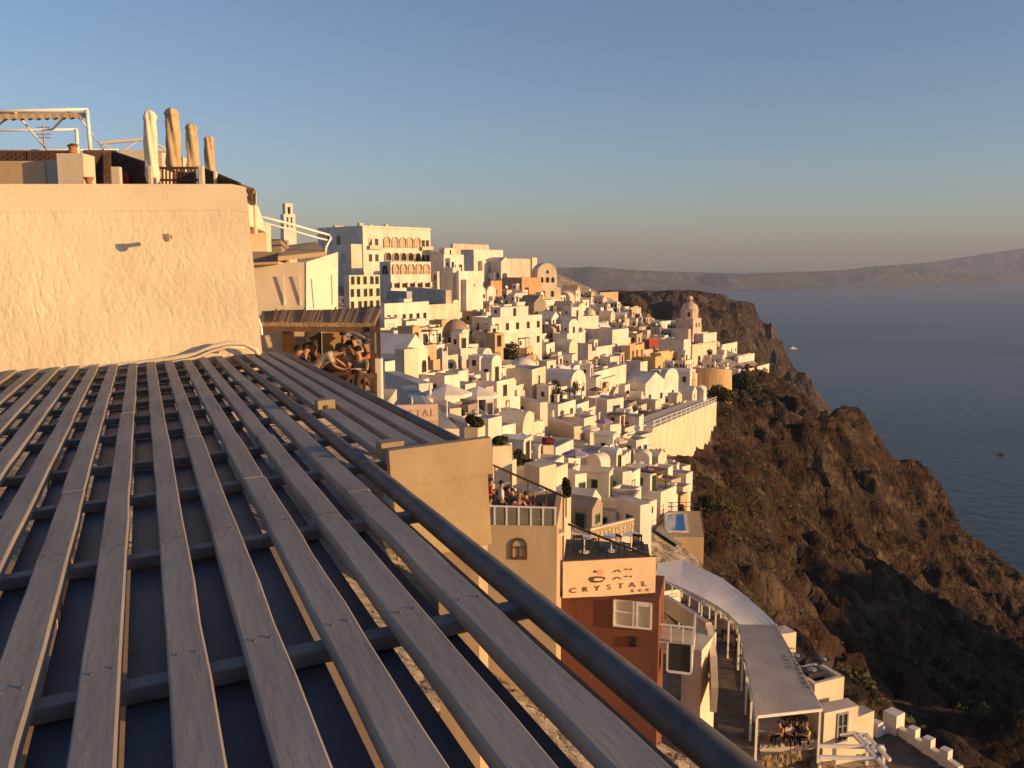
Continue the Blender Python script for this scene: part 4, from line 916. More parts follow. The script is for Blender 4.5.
# canopies over the restaurant walkway
ZC = -21.0
M_TARP = mat('white_tarpaulin', (.76,.69,.62), .7, .07, .5, .1, 2); M_CORR = mat('corrugated_sheet', (.70,.62,.54), .6, .10, .6)
cpt = [(657,563),(683,559.5),(700,566),(722,578),(748,598),(764,612),(776,624),(739,624),(729,614),(702,597),(657,577)]
ct = thing('tarpaulin_canopy', 'long curving white tarpaulin canopy over the walkway', 'canopy', onz(710,595,ZC))
P3 = [onz(x,y,ZC) for x,y in cpt]
mb = MB(); near = [onz(*a,ZC) for a in ((657,577),(680,586.5),(702,597),(716,605),(729,614),(739,624))]; far = [onz(*a,ZC) for a in ((657,563),(683,559.5),(722,578),(746,596),(763,611),(776,624))]
V = []; nn = 6
for i in range(6):
    for k in range(nn+1):
        q = near[i].lerp(far[i], k/nn); V.append(q - ct.location + Vector((0,0,-.10*math.sin(PI*k/nn)*(1 if i%2 else .5))))
mb.add(V, [(i*(nn+1)+k, (i+1)*(nn+1)+k, (i+1)*(nn+1)+k+1, i*(nn+1)+k+1) for i in range(5) for k in range(nn)]); mb.add([p - ct.location for p in near]+[p-ct.location-Vector((0,0,.18)) for p in near], [(i,i+1,7+i,6+i) for i in range(5)])
mb.build('tarpaulin', M_TARP, ct, smooth=False)
for i in range(6):
    for p, nm in ((near[i],0),(far[i],1)):
        q = p - ct.location; MB().box(-.05,.05,-.05,.05,-2.9,-.02).build('post', M_PAINT, ct, loc=q)
cc = thing('corrugated_canopy', 'pale corrugated sheet canopy reading RESTAURANT ARIS on its roof', 'canopy', onz(780,670,ZC))
A, B, C_, D_ = [onz(*a,ZC) for a in ((739.5,625),(776,625),(822,708),(757,715))]
mb = MB(); nc, nr = 150, 8; V = []
for j in range(nr+1):
    l, r2 = A.lerp(D_, j/nr), B.lerp(C_, j/nr)
    for i in range(nc+1): V.append(l.lerp(r2, i/nc) - cc.location + Vector((0,0,.025*math.sin(i*PI/2)+.02)))
mb.add(V, [(j*(nc+1)+i, (j+1)*(nc+1)+i, (j+1)*(nc+1)+i+1, j*(nc+1)+i+1) for j in range(nr) for i in range(nc)]); mb.build('corrugated_sheet', M_CORR, cc)
mb = MB(); 
for a, b in ((D_,C_),(A,D_),(B,C_)): mb.beam(a-cc.location-Vector((0,0,.09)), b-cc.location-Vector((0,0,.09)), .08,.14)
mb.build('frame', M_PAINT, cc)
for k in range(5):
    q = A.lerp(D_, k/4)-cc.location; MB().box(-.05,.05,-.05,.05,-2.8,-.17).build('post', M_PAINT, cc, loc=q)
q = C_.lerp(D_,.03)-cc.location; MB().box(-.05,.05,-.05,.05,-2.8,-.17).build('post', M_PAINT, cc, loc=q)
# roof lettering, reads along the roof
e0, e1 = onz(787.5,648,ZC), onz(803,690,ZC); d = (e1-e0); ang = math.atan2(d.y,d.x)
M_RL = mat('roof_letter', (.16,.13,.11), .8, .15, 4)
for i, ch in enumerate('RESTAURANT'):
    p = e0 + d*(.04+.102*i); link('letter', text_mesh(ch,.52,M_RL,.004), cc, p-cc.location+Vector((0,0,.06)), (0,0,ang)).scale = (1.15,1,1)
for i, ch in enumerate('ARIS'):
    p = onz(781.5,657,ZC) + d*(.09*i); link('letter', text_mesh(ch,.46,M_RL,.004), cc, p-cc.location+Vector((0,0,.06)), (0,0,ang)).scale = (1.1,1,1)
# walkway
wk = [onz(x,y,-23.85) for x,y in ((640,580),(700,640),(712,690),(722,760),(762,760),(748,690),(732,625),(700,600),(668,575))]
o = MB().slab(wk, (0,0,-.6)).build('walkway_path', mat('path_stone',(.16,.12,.09),.9,.2,1.0,.5,6,kind='world')); tag(o, kind='structure')
fl_ = [onz(x,y,-23.75) for x,y in ((741,652),(779,650),(829,738),(760,746))]
o = MB().slab(fl_, (0,0,-.5)).build('restaurant_floor', M_ROOFTOP); tag(o, kind='structure')
fr_ = thing('walkway_railing', 'thin metal railing along the walkway beside the corrugated canopy', 'railing', onz(748,690,-23.85))
mb = MB(); P_ = [onz(x,y,-23.85)-fr_.location for x,y in ((737,640),(742,665),(750,700),(758,745))]
for z in (.5,1.0): mb.tube([p+Vector((0,0,z)) for p in P_], .04, 6)
mb.build('rail', M_PAINT, fr_)
for a, b in zip(P_, P_[1:]):
    for t_ in (0,.5): q = a.lerp(b,t_); MB().box(-.035,.035,-.035,.035,0,1.0).build('post', M_PAINT, fr_, loc=q)
# rubble wall
M_RUB = mat('rubble_stone', (.34,.24,.15), .95, .3, 2.6, 1.0, 3.2, kind='object', col2=(.10,.07,.05), dist=.12)
r0, r1 = onz(756,741,-23.8), onz(816,736,-23.8); rb = thing('rubble_wall', 'rough brown rubble stone wall below the diners at the canopy end', 'wall', r0)
v = r1-r0; mb = MB(); nx_, nz_ = 40, 16; V = []
for j in range(nz_+1):
    for i in range(nx_+1):
        q = v*(i/nx_) + Vector((0,0,-3.4*(1-j/nz_)+.02)); V.append(q + Vector((0,-1,0))*(.10+.16*float(vnoise(np.array(i*.71),np.array(j*.83),77))))
mb.add(V, [(j*(nx_+1)+i, j*(nx_+1)+i+1, (j+1)*(nx_+1)+i+1, (j+1)*(nx_+1)+i) for j in range(nz_) for i in range(nx_)])
mb.slab([Vector((0,-.3,0)), v+Vector((0,-.3,0)), v+Vector((0,.3,0)), Vector((0,.3,0))], (0,0,.18)); mb.build('wall', M_RUB, rb)
rb2 = thing('curved_rubble_wall', 'lower curved rubble wall edging the small white pergola', 'wall', onz(800,764,-25.2))
mb = MB(); pts = [onz(x,y,-25.2)-rb2.location for x,y in ((768,760),(785,755),(805,754),(820,760),(826,772))]
mb.tube([p+Vector((0,0,-.5)) for p in pts], .9, 10); mb.build('wall', M_RUB, rb2)
# white rooms right of the canopy
r1_ = house(812,680,24,29,70,'cream flat roofed room beside the corrugated canopy with dark units on its roof',phi=22,col='cream',roof='flat',D=46.5,group='',extra=9,name='side_room',cat='house')
for k, (x, y, w_) in enumerate(((-.1,.0,.5),(.25,.25,.35),(-.2,.34,.4))):
    u_ = thing('roof_unit', ('dark grey ventilation unit nearest the edge of the side room roof','dark ventilation unit in the middle of the side room roof','dark ventilation unit at the back of the side room roof')[k], 'vent unit', r1_.location + Vector((x*3,y*5,r1_['H']-.35)), R(20), 'units on the side room roof')
    MB().box(-w_,w_,-w_*.8,w_*.8,0,.5).build('casing', M_METAL, u_); MB().lathe([(w_*.5,.5),(w_*.5,.56),(w_*.2,.58)],12).build('fan_grille', M_GREYP, u_)
house(776,628,12,19,46,'tiny cream room with a sunlit wall wedged behind the tarpaulin canopy',phi=22,col='cream',D=54,group='',extra=9,name='side_room',cat='house')
house(822,703,5,34,56,'cream wall with a glass block window below the side room',phi=20,col='cream',D=45,wr_n=1,wsz=(.6,1.6),group='',extra=9,name='lower_room',cat='house')
house(847,712,4,26,50,'low cream block with square corner posts beside the pillared terrace',phi=30,col='cream',D=46.5,group='',extra=9,name='lower_room',cat='house')
ZT = -25.6
tp = [onz(x,y,ZT) for x,y in ((846,742),(893,730),(960,775),(905,800),(868,770))]
tt = thing('pillared_terrace', 'dark floored terrace edged by a low white wall with square posts', 'terrace', tp[0])
MB().slab([p-tt.location for p in tp], (0,0,-5)).build('floor', mat('dark_paving',(.11,.09,.08),.9,.2,1), tt)
mb = MB()
for a, b in ((0,1),(1,2)): mb.beam(tp[a]-tt.location+Vector((0,0,.22)), tp[b]-tt.location+Vector((0,0,.22)), .35,.5)
mb.build('low_wall', plaster('white'), tt)
for px, py, sz, hh in ((858,739,.30,.75),(876,735,.34,.8),(893,731,.55,1.15),(913,743,.32,.9),(928,753.5,.32,.9),(945,765,.32,.9)):
    q = onz(px,py,ZT)-tt.location; MB().box(-sz*.75,sz*.75,-sz*.75,sz*.75,0,hh).build('post', plaster('white'), tt, loc=q, rot=(0,0,R(35)), bevel=.03)
wp = thing('white_pergola', 'small white timber pergola below the canopy end', 'pergola', onz(850,745,-23.6))
for (a, b) in (((818,734),(868,735)),((818,746),(884,747)),((820,757),(880,759)),((832,712),(892,775)),((866,735),(890,760)),((850,728),(876,752))):
    MB().beam(onz(*a,-23.6)-wp.location, onz(*b,-23.6)-wp.location, .14,.16).build('beam', M_PAINT, wp)
for (a) in ((820,757),(868,735),(884,748),(845,722)):
    q = onz(*a,-23.75)-wp.location; MB().box(-.07,.07,-.07,.07,-2.6,0).build('post', M_PAINT, wp, loc=q)
# bar terrace behind the banner
zb = bar.location.z + bh
dk = thing('bar_terrace', 'shaded bar terrace deck behind the canvas banner', 'terrace', onz(610,560,zb+.02))
MB().slab([onz(x,y,zb+.03)-dk.location for x,y in ((560,596),(655,594),(648,545),(566,540))], (0,0,.05)).build('floor', mat('dark_deck',(.09,.075,.07),.8,.2,2), dk)
mb = MB(); mb.beam(at(568,524,40)-dk.location, at(650,556,38)-dk.location, .08,.08); mb.build('awning_rail', M_BROWN, dk)
# swimming pool
pz = march(676,528); zp = at(676,528,pz).z + 2.4
pl_ = thing('swimming_pool', 'small bright blue swimming pool on a terrace at the cliff edge', 'swimming pool', onz(685,525,zp))
def loc_(o, pts, z): return [onz(x,y,z)-o.location for x,y in pts]
MB().slab(loc_(pl_,((660,537),(704,537),(700,511),(664,511)),zp), (0,0,-5)).build('deck', plaster('tan'), pl_)
mw = mat('pool_water',(.01,.22,.50),.08,.08,1.5,.15,4,spec=.6)
MB().slab(loc_(pl_,((667,531),(686,531),(684,515),(667,515)),zp+.02), (0,0,.03)).build('water', mw, pl_)
mb = MB(); q = loc_(pl_,((666,532),(687,532),(685,514),(666,514)),zp+.02)
for a, b in zip(q, q[1:]+q[:1]): mb.beam(a+Vector((0,0,.06)), b+Vector((0,0,.06)), .3,.14)
mb.build('coping', plaster('white'), pl_)
mb = MB(); q = loc_(pl_,((660,537),(664,511),(700,511),(704,537)),zp)
for a, b in zip(q, q[1:]):
    for hz in (.5,.95): mb.beam(a+Vector((0,0,hz)), b+Vector((0,0,hz)), .05,.05)
    for t_ in np.linspace(0,1,6): c = a.lerp(b,float(t_)); mb.beam(c, c+Vector((0,0,.95)), .05,.05,(1,0,0))
mb.build('railing', M_BROWN, pl_)
# ================================================================== upper terrace on the rough wall
KD = (DW + .9)/14.4
_at = at
def at(px, py, D): return _at(px, py, D*KD)
M_LATT = mat('brown_lattice', (.10,.055,.037), .7, .2, 4); M_UMB = mat('beige_canvas', (.52,.38,.22), .9, .1, 3, .3, 9); M_UMBW = mat('white_canvas', (.74,.66,.52), .9, .06, 3, .3, 9)
s = lambda D: D*KD/FPX
def parasol_closed(px, y0, y1, D, wpx, m, label):
    p = at(px, y1, D); hgt = (y1-y0)*s(D); w = wpx*s(D)/2*1.25; t = thing('folded_parasol', label, 'parasol', p, rnd.uniform(0,3), 'folded parasols on the upper terrace')
    prof = [(.35*w,0),(.75*w,.02*hgt),(.95*w,.12*hgt),(.8*w,.28*hgt),(.86*w,.5*hgt),(.80*w,.7*hgt),(.72*w,.84*hgt),(.86*w,.90*hgt),(.6*w,.965*hgt),(.15*w,hgt)]
    P2 = []
    for i in range(len(prof)-1):
        for k in range(4):
            f = k/4; P2.append((prof[i][0]*(1-f)+prof[i+1][0]*f, prof[i][1]*(1-f)+prof[i+1][1]*f))
    P2.append(prof[-1])
    MB().lathe(P2, 26, wob=lambda a, z: 1+.17*math.sin(5*a+z*4.2)+.08*math.sin(9*a+z*6)).build('canvas', m, t, smooth=True)
    MB().tube([(0,0,-1.2),(0,0,.1)], .035, 8).build('pole', M_BROWN, t)
parasol_closed(153,112,184,15.5,11,M_UMBW,'cream white folded parasol, leftmost of the row on the upper terrace')
parasol_closed(174.5,109.5,172,19,12,M_UMB,'tallest beige folded parasol, second in the upper terrace row')
parasol_closed(193.5,124.5,172,22,10.5,M_UMB,'third beige folded parasol in the upper terrace row')
parasol_closed(210.5,136.5,176,25,8.5,M_UMB,'smallest beige folded parasol, last in the upper terrace row')
# parapet pieces
def upright(name, label, cat, px0, px1, y0, y1, D, m, th=.3, group=None):
    p = at((px0+px1)/2, y1, D); t = thing(name, label, cat, p, 0, group); w = (px1-px0)*s(D)
    MB().box(-w/2,w/2,0,th,-.6,(y1-y0)*s(D)).build('body', m, t, bevel=.015); return t
upright('terrace_wall','plain cream terrace wall under the brown lattice at far left','wall',-60,46,161.5,186,15.2,plaster('sand'))
upright('terrace_wall','narrow grey wall strip beside the cream post','wall',46.2,58,161,186,15.25,plaster('grey'))
cp_ = upright('chimney_post','tall cream masonry post carrying a terracotta chimney pot','post',58,85,154,186,14.9,plaster('cream'),.5)
pt = thing('chimney_pot','terracotta chimney pot with a dark pointed cap','chimney pot', at(73,154,15.1))
MB().lathe([(.065,0),(.085,.02),(.075,.10),(.085,.15)],14).build('pot', mat('terracotta_pot',(.40,.16,.07),.8,.15,4), pt); MB().lathe([(.11,.15),(.10,.17),(.03,.21)],14).build('cap', M_BROWN, pt)
pt = thing('flower_pot','small terracotta flower pot on the parapet right of the cream post','flower pot', at(89,184,14.6))
MB().lathe([(.05,0),(.08,.10),(.095,.10),(.095,.13),(.07,.13)],14).build('pot', mat('terracotta_pot',(.40,.16,.07),.8,.15,4), pt)
# lattice fences
def lattice(label, a, b, y0a, y1a, y0b, y1b, Da, Db, step=.16, sol=True):
    p0, p1 = at(a,y1a,Da), at(b,y1b,Db); t0, t1 = at(a,y0a,Da), at(b,y0b,Db)
    t = thing('lattice_fence', label, 'fence', p0, 0); L_ = (p1-p0).length; mb = MB(); o = p0
    n = max(3, int(L_/step))
    for k in range(-2, n):
        for sgn in (1,-1):
            u0, u1 = k/n, (k+2.2)/n
            if u0 < 0 or u1 > 1: continue
            lo0, hi0 = p0.lerp(p1,u0)-o, t0.lerp(t1,u0)-o; lo1, hi1 = p0.lerp(p1,u1)-o, t0.lerp(t1,u1)-o
            mb.beam(lo0 if sgn > 0 else hi0, hi1 if sgn > 0 else lo1, .05,.012,(0,1,0))
    mb.build('lattice', M_LATT, t)
    mb = MB(); mb.beam(t0-o,t1-o,.05,.05); mb.beam(p0-o,p1-o,.05,.05)
    if sol: mb.slab([p0-o+Vector((0,.02,0)),p1-o+Vector((0,.02,0)),p1.lerp(t1,.97)-o+Vector((0,.02,0)),p0.lerp(t0,.97)-o+Vector((0,.02,0))],(0,.02,0))
    for k in range(int(L_/.9)+2):
        u_ = min(1, k*.9/L_); mb.beam(p0.lerp(p1,u_)-o, t0.lerp(t1,u_)-o, .06,.06,(0,1,0))
    mb.build('frame', M_LATT, t)
lattice('brown lattice fence panel behind the plain terrace wall at far left',-60,72,152,163,151.5,161,15.6,15.8)
lattice('brown lattice fence running between the cream post and the white parasol',85,116,151,186,151,182,16.2,19)
lattice('brown fence sloping down behind the white folded parasol',113,155,152,186,166,186,17.5,15.6)
lattice('brown panel railing turning down the terrace corner',204,240,169,186,184,190,16,14.6,sol=True)
lattice('last brown panel railing below the terrace corner beside the plaster wall',239,254,185,199,190,204,14.5,15.2,sol=True)
rt = thing('terrace_railing','open brown railing behind the folded beige parasols','railing', at(160,186,16))
mb = MB()
for y in (168,180): mb.beam(at(158,y,16)-rt.location, at(200,y,16)-rt.location, .05,.05)
for k in range(12): mb.beam(at(159+k*3.6,186,16)-rt.location, at(159+k*3.6,168,16)-rt.location, .03,.03,(0,1,0))
mb.box(.35,.70,.05,.3,.05,.30); mb.build('rail', M_LATT, rt)
for k, (px, y0, D, w_) in enumerate(((116,167,15.2,9),(150,166,15.3,4),(201,166,15.0,5),(215,172,15.2,3),(227,177,15.2,3),(238,183,14.8,3),(246.5,186,14.9,2.5),(254,189,15.2,2.5))):
    lb = ['wide white post, first of the terrace railing posts','white railing post hidden partly by the white parasol','tall white railing post right of the third parasol','short white railing post below the last parasol','fifth white railing post near the terrace corner','white railing post standing on the plaster wall corner','white railing post just below the terrace corner','last white railing post at the far end'][k]
    upright('railing_post', lb, 'post', px-w_/2, px+w_/2, y0, 186 if k < 6 else 205, D, plaster('cream'), .12, 'white posts of the upper terrace railing')
pr = thing('red_chair','red chair back seen over the parapet beside the white parasol','chair', at(125,184,16.5))
MB().box(-.10,.10,-.03,.03,-.1,.24).build('backrest', mat('red_fabric',(.45,.04,.03),.8,.1,3), pr, bevel=.02); MB().box(-.12,.12,-.3,-.03,-.12,-.08).build('seat', M_BROWN, pr)
tb_ = thing('terrace_table','white table top seen over the parapet beside the red chair','table', at(138,178,17))
MB().box(-.2,.2,-.2,.2,-.03,0).build('tabletop', M_PAINT, tb_); MB().tube([(0,0,-.7),(0,0,-.03)],.03).build('leg', M_METAL, tb_)
# awning frames
aw = thing('folded_awning','white awning frame with a rolled beige scalloped canopy at upper left','awning', at(87,186,17))
def W(px, py, D): return at(px,py,D) - aw.location
mb = MB()
mb.tube([W(-60,112,17),W(88,109.5,17)],.035,6); mb.tube([W(87,110,17),W(91,156,17)],.045,8); mb.tube([W(-10,131,18.5),W(16,112,17)],.03,6); mb.tube([W(53,129,18.5),W(71,110,17)],.03,6)
mb.tube([W(-60,131,18.5),W(77,129.5,18.5)],.03,6); mb.tube([W(76.5,129.5,18.5),W(78,156,18.5)],.045,6); mb.tube([W(15,112,17.2),W(47,150,18.5)],.022,6); mb.tube([W(80,118,17),W(104,150,19)],.015,6); mb.tube([W(-60,151,19),W(118,150,19)],.03,6)
mb.build('frame', M_PAINT, aw, smooth=True)
mb = MB(); n = 60; V = []
for i in range(n+1):
    px = -60+146*i/n; V += [W(px,112.5,17.05), W(px,119.5-.020*(px)+.9*math.sin(px*.75),17.0)]
mb.slab; mb.add(V, [(2*i,2*i+2,2*i+3,2*i+1) for i in range(n)]); mb.add([v+Vector((0,.12,0)) for v in V], [(2*i+1,2*i+3,2*i+2,2*i) for i in range(n)]); mb.build('canvas', M_UMB, aw)
a2 = thing('awning_arm','second white awning arm on posts behind the white folded parasol','awning', at(130,160,20))
mb = MB(); mb.tube([at(101,143,20)-a2.location, at(146,139,20)-a2.location],.05,8); mb.tube([at(146,139,20)-a2.location, at(168,150,20)-a2.location],.03,6); mb.tube([at(124,150,20)-a2.location, at(140,139,20)-a2.location],.02,6); mb.tube([at(101,143,20)-a2.location, at(112,150,20)-a2.location],.02,6); mb.tube([at(150,150,20)-a2.location, at(170,151,20)-a2.location],.05,6); mb.build('frame', M_PAINT, a2)
bx0 = upright('stair_hood','small cream rooftop room behind the white parasol','rooftop room',120,163,150.5,172,21,plaster('cream'),2.0)
an = thing('tv_antenna','thin rooftop television antenna behind the awning','antenna', at(45,152,24))
mb = MB(); mb.tube([(0,0,-1),(0,0,.85)],.03,6)
for k in range(4): mb.tube([(-.22,0,.45+k*.11),(.22,0,.45+k*.11)],.015,5)
mb.build('mast', M_GREYP, an)
# ------------------------------------------------------------------ houses just beyond the rough wall
DC = 19.0
cb = thing('cream_terrace_building','smooth cream building with a stone edged roof behind the thatched shelter','building', at(300,310,20))
def B_(px,py,D): return at(px,py,D)-cb.location
mb = MB(); q = [(236,264,20),(306,262,20),(306,400,20),(236,400,20)]
mb.slab([B_(*a) for a in q], (-.6,3,0)); mb.build('wall', plaster('cream'), cb)
mb = MB(); mb.slab([B_(*a) for a in ((306.2,262,19.98),(338,252,20.9),(338,400,20.9),(306.2,400,19.98))], (-.8,3,0)); mb.build('side_wall', plaster('white'), cb)
mb = MB(); mb.slab([B_(*a) for a in ((278,261,19.8),(326,256,20.1),(316,246,21.5),(281,250,21.5))], (0,0,.12)); mb.slab([B_(*a) for a in ((236,263.5,19.8),(278,261.5,19.8),(278,264,19.8),(236,266,19.8))],(0,.5,0)); mb.build('roof', plaster('tan'), cb)
for k, x in enumerate((284,300,332)): MB().box(-.02,.02,-.03,0,-.4,.4).build('pilaster', plaster('white'), cb, loc=B_(x,290,19.96))
sw = thing('stone_wall_block','brown weathered stone block wall on the roof behind the plaster corner','wall', at(266,262,20.4))
MB().box(-.45,.45,0,.8,-.1,.62).build('wall', M_STONE, sw, bevel=.03)
rr = thing('curved_stair_rail','bent white pipe handrail on the roof beside the bell tower','handrail', at(300,250,20))
mb = MB(); C2 = lambda px,py,D: at(px,py,D)-rr.location
mb.tube([C2(262,217,18.5),C2(290,224,19.2),C2(318,232,20),C2(329,235,20.3),C2(331,238,20.3),C2(326,247,20.2),C2(325,256,20.2)],.035,8); mb.tube([C2(262,222,18.5),C2(318,238,20),C2(327,240,20.2)],.025,8); mb.build('rail', M_PAINT, rr, smooth=True)
sa = thing('small_awning','small cream awning and arch below the terrace corner','awning', at(255,225,17))
mb = MB(); mb.slab([at(244,205,16)-sa.location, at(257,206,17)-sa.location, at(266,232,17)-sa.location, at(245,224,16)-sa.location],(0,.1,0)); mb.build('canvas', M_UMBW, sa)
MB().box(-.25,.25,0,.4,-.6,.05).build('block', plaster('cream'), sa)
# thatched shelter over the crowded terrace
th = thing('thatched_shelter','brown reed roofed shelter on posts over the crowded terrace','shelter', at(320,320,18))
T_ = lambda px,py,D: at(px,py,D)-th.location
M_REED = mat('reed_thatch',(.26,.18,.115),.95,.2,6,.8,14,col2=(.15,.10,.065),stretch=(1,6,1),dist=.03)
mb = MB(); A0,A1,B0,B1 = T_(259,322,17.2),T_(374,323,17.6),T_(262,311,19.6),T_(381,307.5,19.8); n = 60; V = []
for i in range(n+1):
    f = i/n; jz = Vector((0,0,rnd.uniform(-.010,.010))); V += [A0.lerp(A1,f)+jz, B0.lerp(B1,f)+jz+Vector((0,0,.012*math.sin(f*9))), B0.lerp(B1,f)+Vector((0,.1,-.10)), A0.lerp(A1,f)+Vector((0,0,-.10))+jz]
mb.add(V, [(4*i+j,4*i+4+j,4*i+4+(j+1)%4,4*i+(j+1)%4) for i in range(n) for j in range(4)] + [(0,1,2,3),(4*n+3,4*n+2,4*n+1,4*n)]); mb.build('thatch', M_REED, th)
mb = MB()
for f in (.12,.36,.62,.90): mb.tube([A0.lerp(A1,f)+Vector((0,-.03,.02)), B0.lerp(B1,f)+Vector((0,0,.04))],.022,6)
mb.build('lashing_pole', M_LATT, th)
MB().beam(A0+Vector((0,.02,-.16)),A1+Vector((.12,.02,-.16)),.10,.12).build('front_beam', M_LATT, th)
for px, y0, D in ((372,322,17.5),(378,312,19.6)):
    q = T_(px,y0,D); MB().box(-.05,.05,-.05,.05,-3.3,-.1).build('post', M_LATT, th, loc=q)
mb = MB(); mb.tube([T_(258,318,17.2),T_(261,326,17.2),T_(262,335,17.2)],.03,6); mb.build('bracket', M_PAINT, th)
# back wall under shelter with shutters
DB = 20.0
for (x0,x1,y0,m,nm,lb,cat) in ((284,295,325,M_BROWN,'wooden_shutter','dark brown shutter door under the thatched shelter','door'),(306,322,320,mat('slate_grey_wood',(.13,.12,.11),.8,.3,4),'wooden_shutter','grey slatted shutter panel under the thatched shelter','door')):
    p = at((x0+x1)/2, 372, DB-.25); t = thing(nm, lb, cat, p); w_ = (x1-x0)*s(DB)/2; h_ = (372-y0)*s(DB)
    MB().box(-w_,w_,0,.06,0,h_).build('panel', m, t)
    mb = MB()
    for k in range(9): mb.box(-w_*.85,w_*.85,-.02,-.002,h_*(k+.2)/9.2,h_*(k+.75)/9.2)
    mb.build('slat', m, t)
pw_ = thing('partition_wall','sunlit ochre partition wall right of the grey shutter','wall', at(333,372,19.7)); MB().box(-.27,.27,0,.15,-.3,1.05).build('wall', plaster('ochre'), pw_)
gate = thing('gate_pillar','white pillar beside the shelter post at the terrace edge','pillar', at(377,395,18.5)); MB().box(-.12,.12,0,.3,-.5,.9).build('body', plaster('white'), gate, bevel=.02)
FZ = at(345,340,18.8).z - 1.55
ft = thing('people_terrace','terrace floor under the thatched shelter','terrace', at(330,390,18.5)); 
MB().slab([Vector((x,y,FZ))-ft.location for x,y in [(-5.6*KD,17.2*KD),(-2.6*KD,17.2*KD),(-2.7*KD,20.6*KD),(-5.6*KD,20.6*KD)]],(0,0,-.3)).build('floor', M_ROOFTOP, ft)

at_left = at
at = _at
# ================================================================== the rest of the town
LM = [((396,255),'the arcaded hotel'),((411,275),'the arcade wing'),((456,333),'the brown domed church'),((485,352),'the belfry church'),((508,357),'the dark round tree'),((547,285),'the round gabled church'),
 ((553,398),'the big dark trees'),((633,350),'the yellow arched house'),((651,346),'the red house'),((689,318),'the pink domed tower'),((712,378),'the ochre bastion'),((685,420),'the long buttress wall'),
 ((645,395),'the pointed gable house'),((526,417),'the square window house'),((676,522),'the blue pool'),((612,538),'the restaurant sign'),((515,332),'the wide two storey house'),((510,287),'the orange house'),
 ((605,296),'the tan ridge house'),((415,307),'the six window house'),((470,302),'the pilastered house'),((600,345),'the ochre ended house'),((575,326),'the long shaded house'),((672,355),'the chapel side wall'),
 ((528,500),'the crowded roof terrace'),((500,455),'the yellow cream house'),((548,470),'the flowered corner house'),((470,420),'the parasol house'),((580,350),'the tall blank block'),((606,415),'the porch house'),((650,465),'the three window annex'),((585,485),'the violet shaded house'),((625,480),'the peach flowered house'),((640,510),'the blue door house'),((560,440),'the sunbed terrace block'),((416,360),'the rounded corner house'),((492,290),'the tiny white chapel'),((480,255),'the skyline houses'),((640,325),'the antenna roofed house'),((660,485),'the cliff edge terrace house')]
USED = set(o.get('label') for o in SC.objects if o.get('label'))
def relword(px, py, lm):
    dx, dy = px-lm[0][0], py-lm[0][1]; d = math.hypot(dx, dy)
    far = 'well ' if d > 32 else 'just '
    return far + ('right of ' if dx > 0 else 'left of ') if abs(dx) > abs(dy)*1.1 else far + ('below ' if dy > 0 else 'above ')
def relabel(px, py, variants):
    near = sorted(LM, key=lambda l: math.hypot(px-l[0][0], (py-l[0][1])))
    for v in variants:
        for l in near[:3]:
            t = v + ', ' + relword(px, py, l) + l[1]
            if t not in USED and len(t.split()) <= 16: USED.add(t); return t
    for v in variants:
        for a in near[:5]:
            for b in near[:6]:
                if a is b: continue
                t = v + ' between ' + a[1] + ' and ' + b[1]
                if t not in USED and len(t.split()) <= 16: USED.add(t); return t
    return None
TOWN = [(382,330),(430,312),(520,296),(590,300),(640,318),(700,338),(735,362),(770,372),(735,378),(690,392),(712,408),(652,452),(690,492),(700,505),(640,548),(585,530),(560,512),(540,498),(500,475),(470,440),(430,412),(384,392),(378,350)]
def inside(px, py, P):
    c = False; n = len(P)
    for i in range(n):
        (x0,y0),(x1,y1) = P[i], P[(i+1)%n]
        if (y0 > py) != (y1 > py) and px < (x1-x0)*(py-y0)/(y1-y0)+x0: c = not c
    return c
NUM = {0:'no windows',1:'one window',2:'two windows',3:'three windows',4:'four windows',5:'five windows'}
def corners(cx, cy, Lr, Ll, a, k=1.0):
    c, s_ = math.cos(a), math.sin(a); return [(cx+c*x*Lr*k-s_*y*Ll*k, cy+s_*x*Lr*k+c*y*Ll*k) for x,y in ((-.5,-.5),(.5,-.5),(.5,.5),(-.5,.5))]
def rect_hit(A, B):
    for P in (A, B):
        for i in range(2):
            ex_, ey_ = P[i+1][0]-P[i][0], P[i+1][1]-P[i][1]; 
            a = [p[0]*ex_+p[1]*ey_ for p in A]; b = [p[0]*ex_+p[1]*ey_ for p in B]
            if max(a) < min(b) or max(b) < min(a): return False
    return True
rnd.seed(21); nf = 0; tries = 0
RECTS = [corners(h[0],h[1],h[2],h[3],h[4],.92) for h in HOUSES]
HERO = list(SCREEN); FILL = []
KEEP = [(440,315,474,349),(474,336,498,371),(537,262,558,302),(676,294,706,334),(690,364,734,390),(496,344,520,371),(535,378,570,420),(590,520,636,550),(640,396,718,452),(484,478,570,530),(662,508,704,536)]
KEEPD = [165,158,292,350,march(710,392),155,120,48,190,40,86]
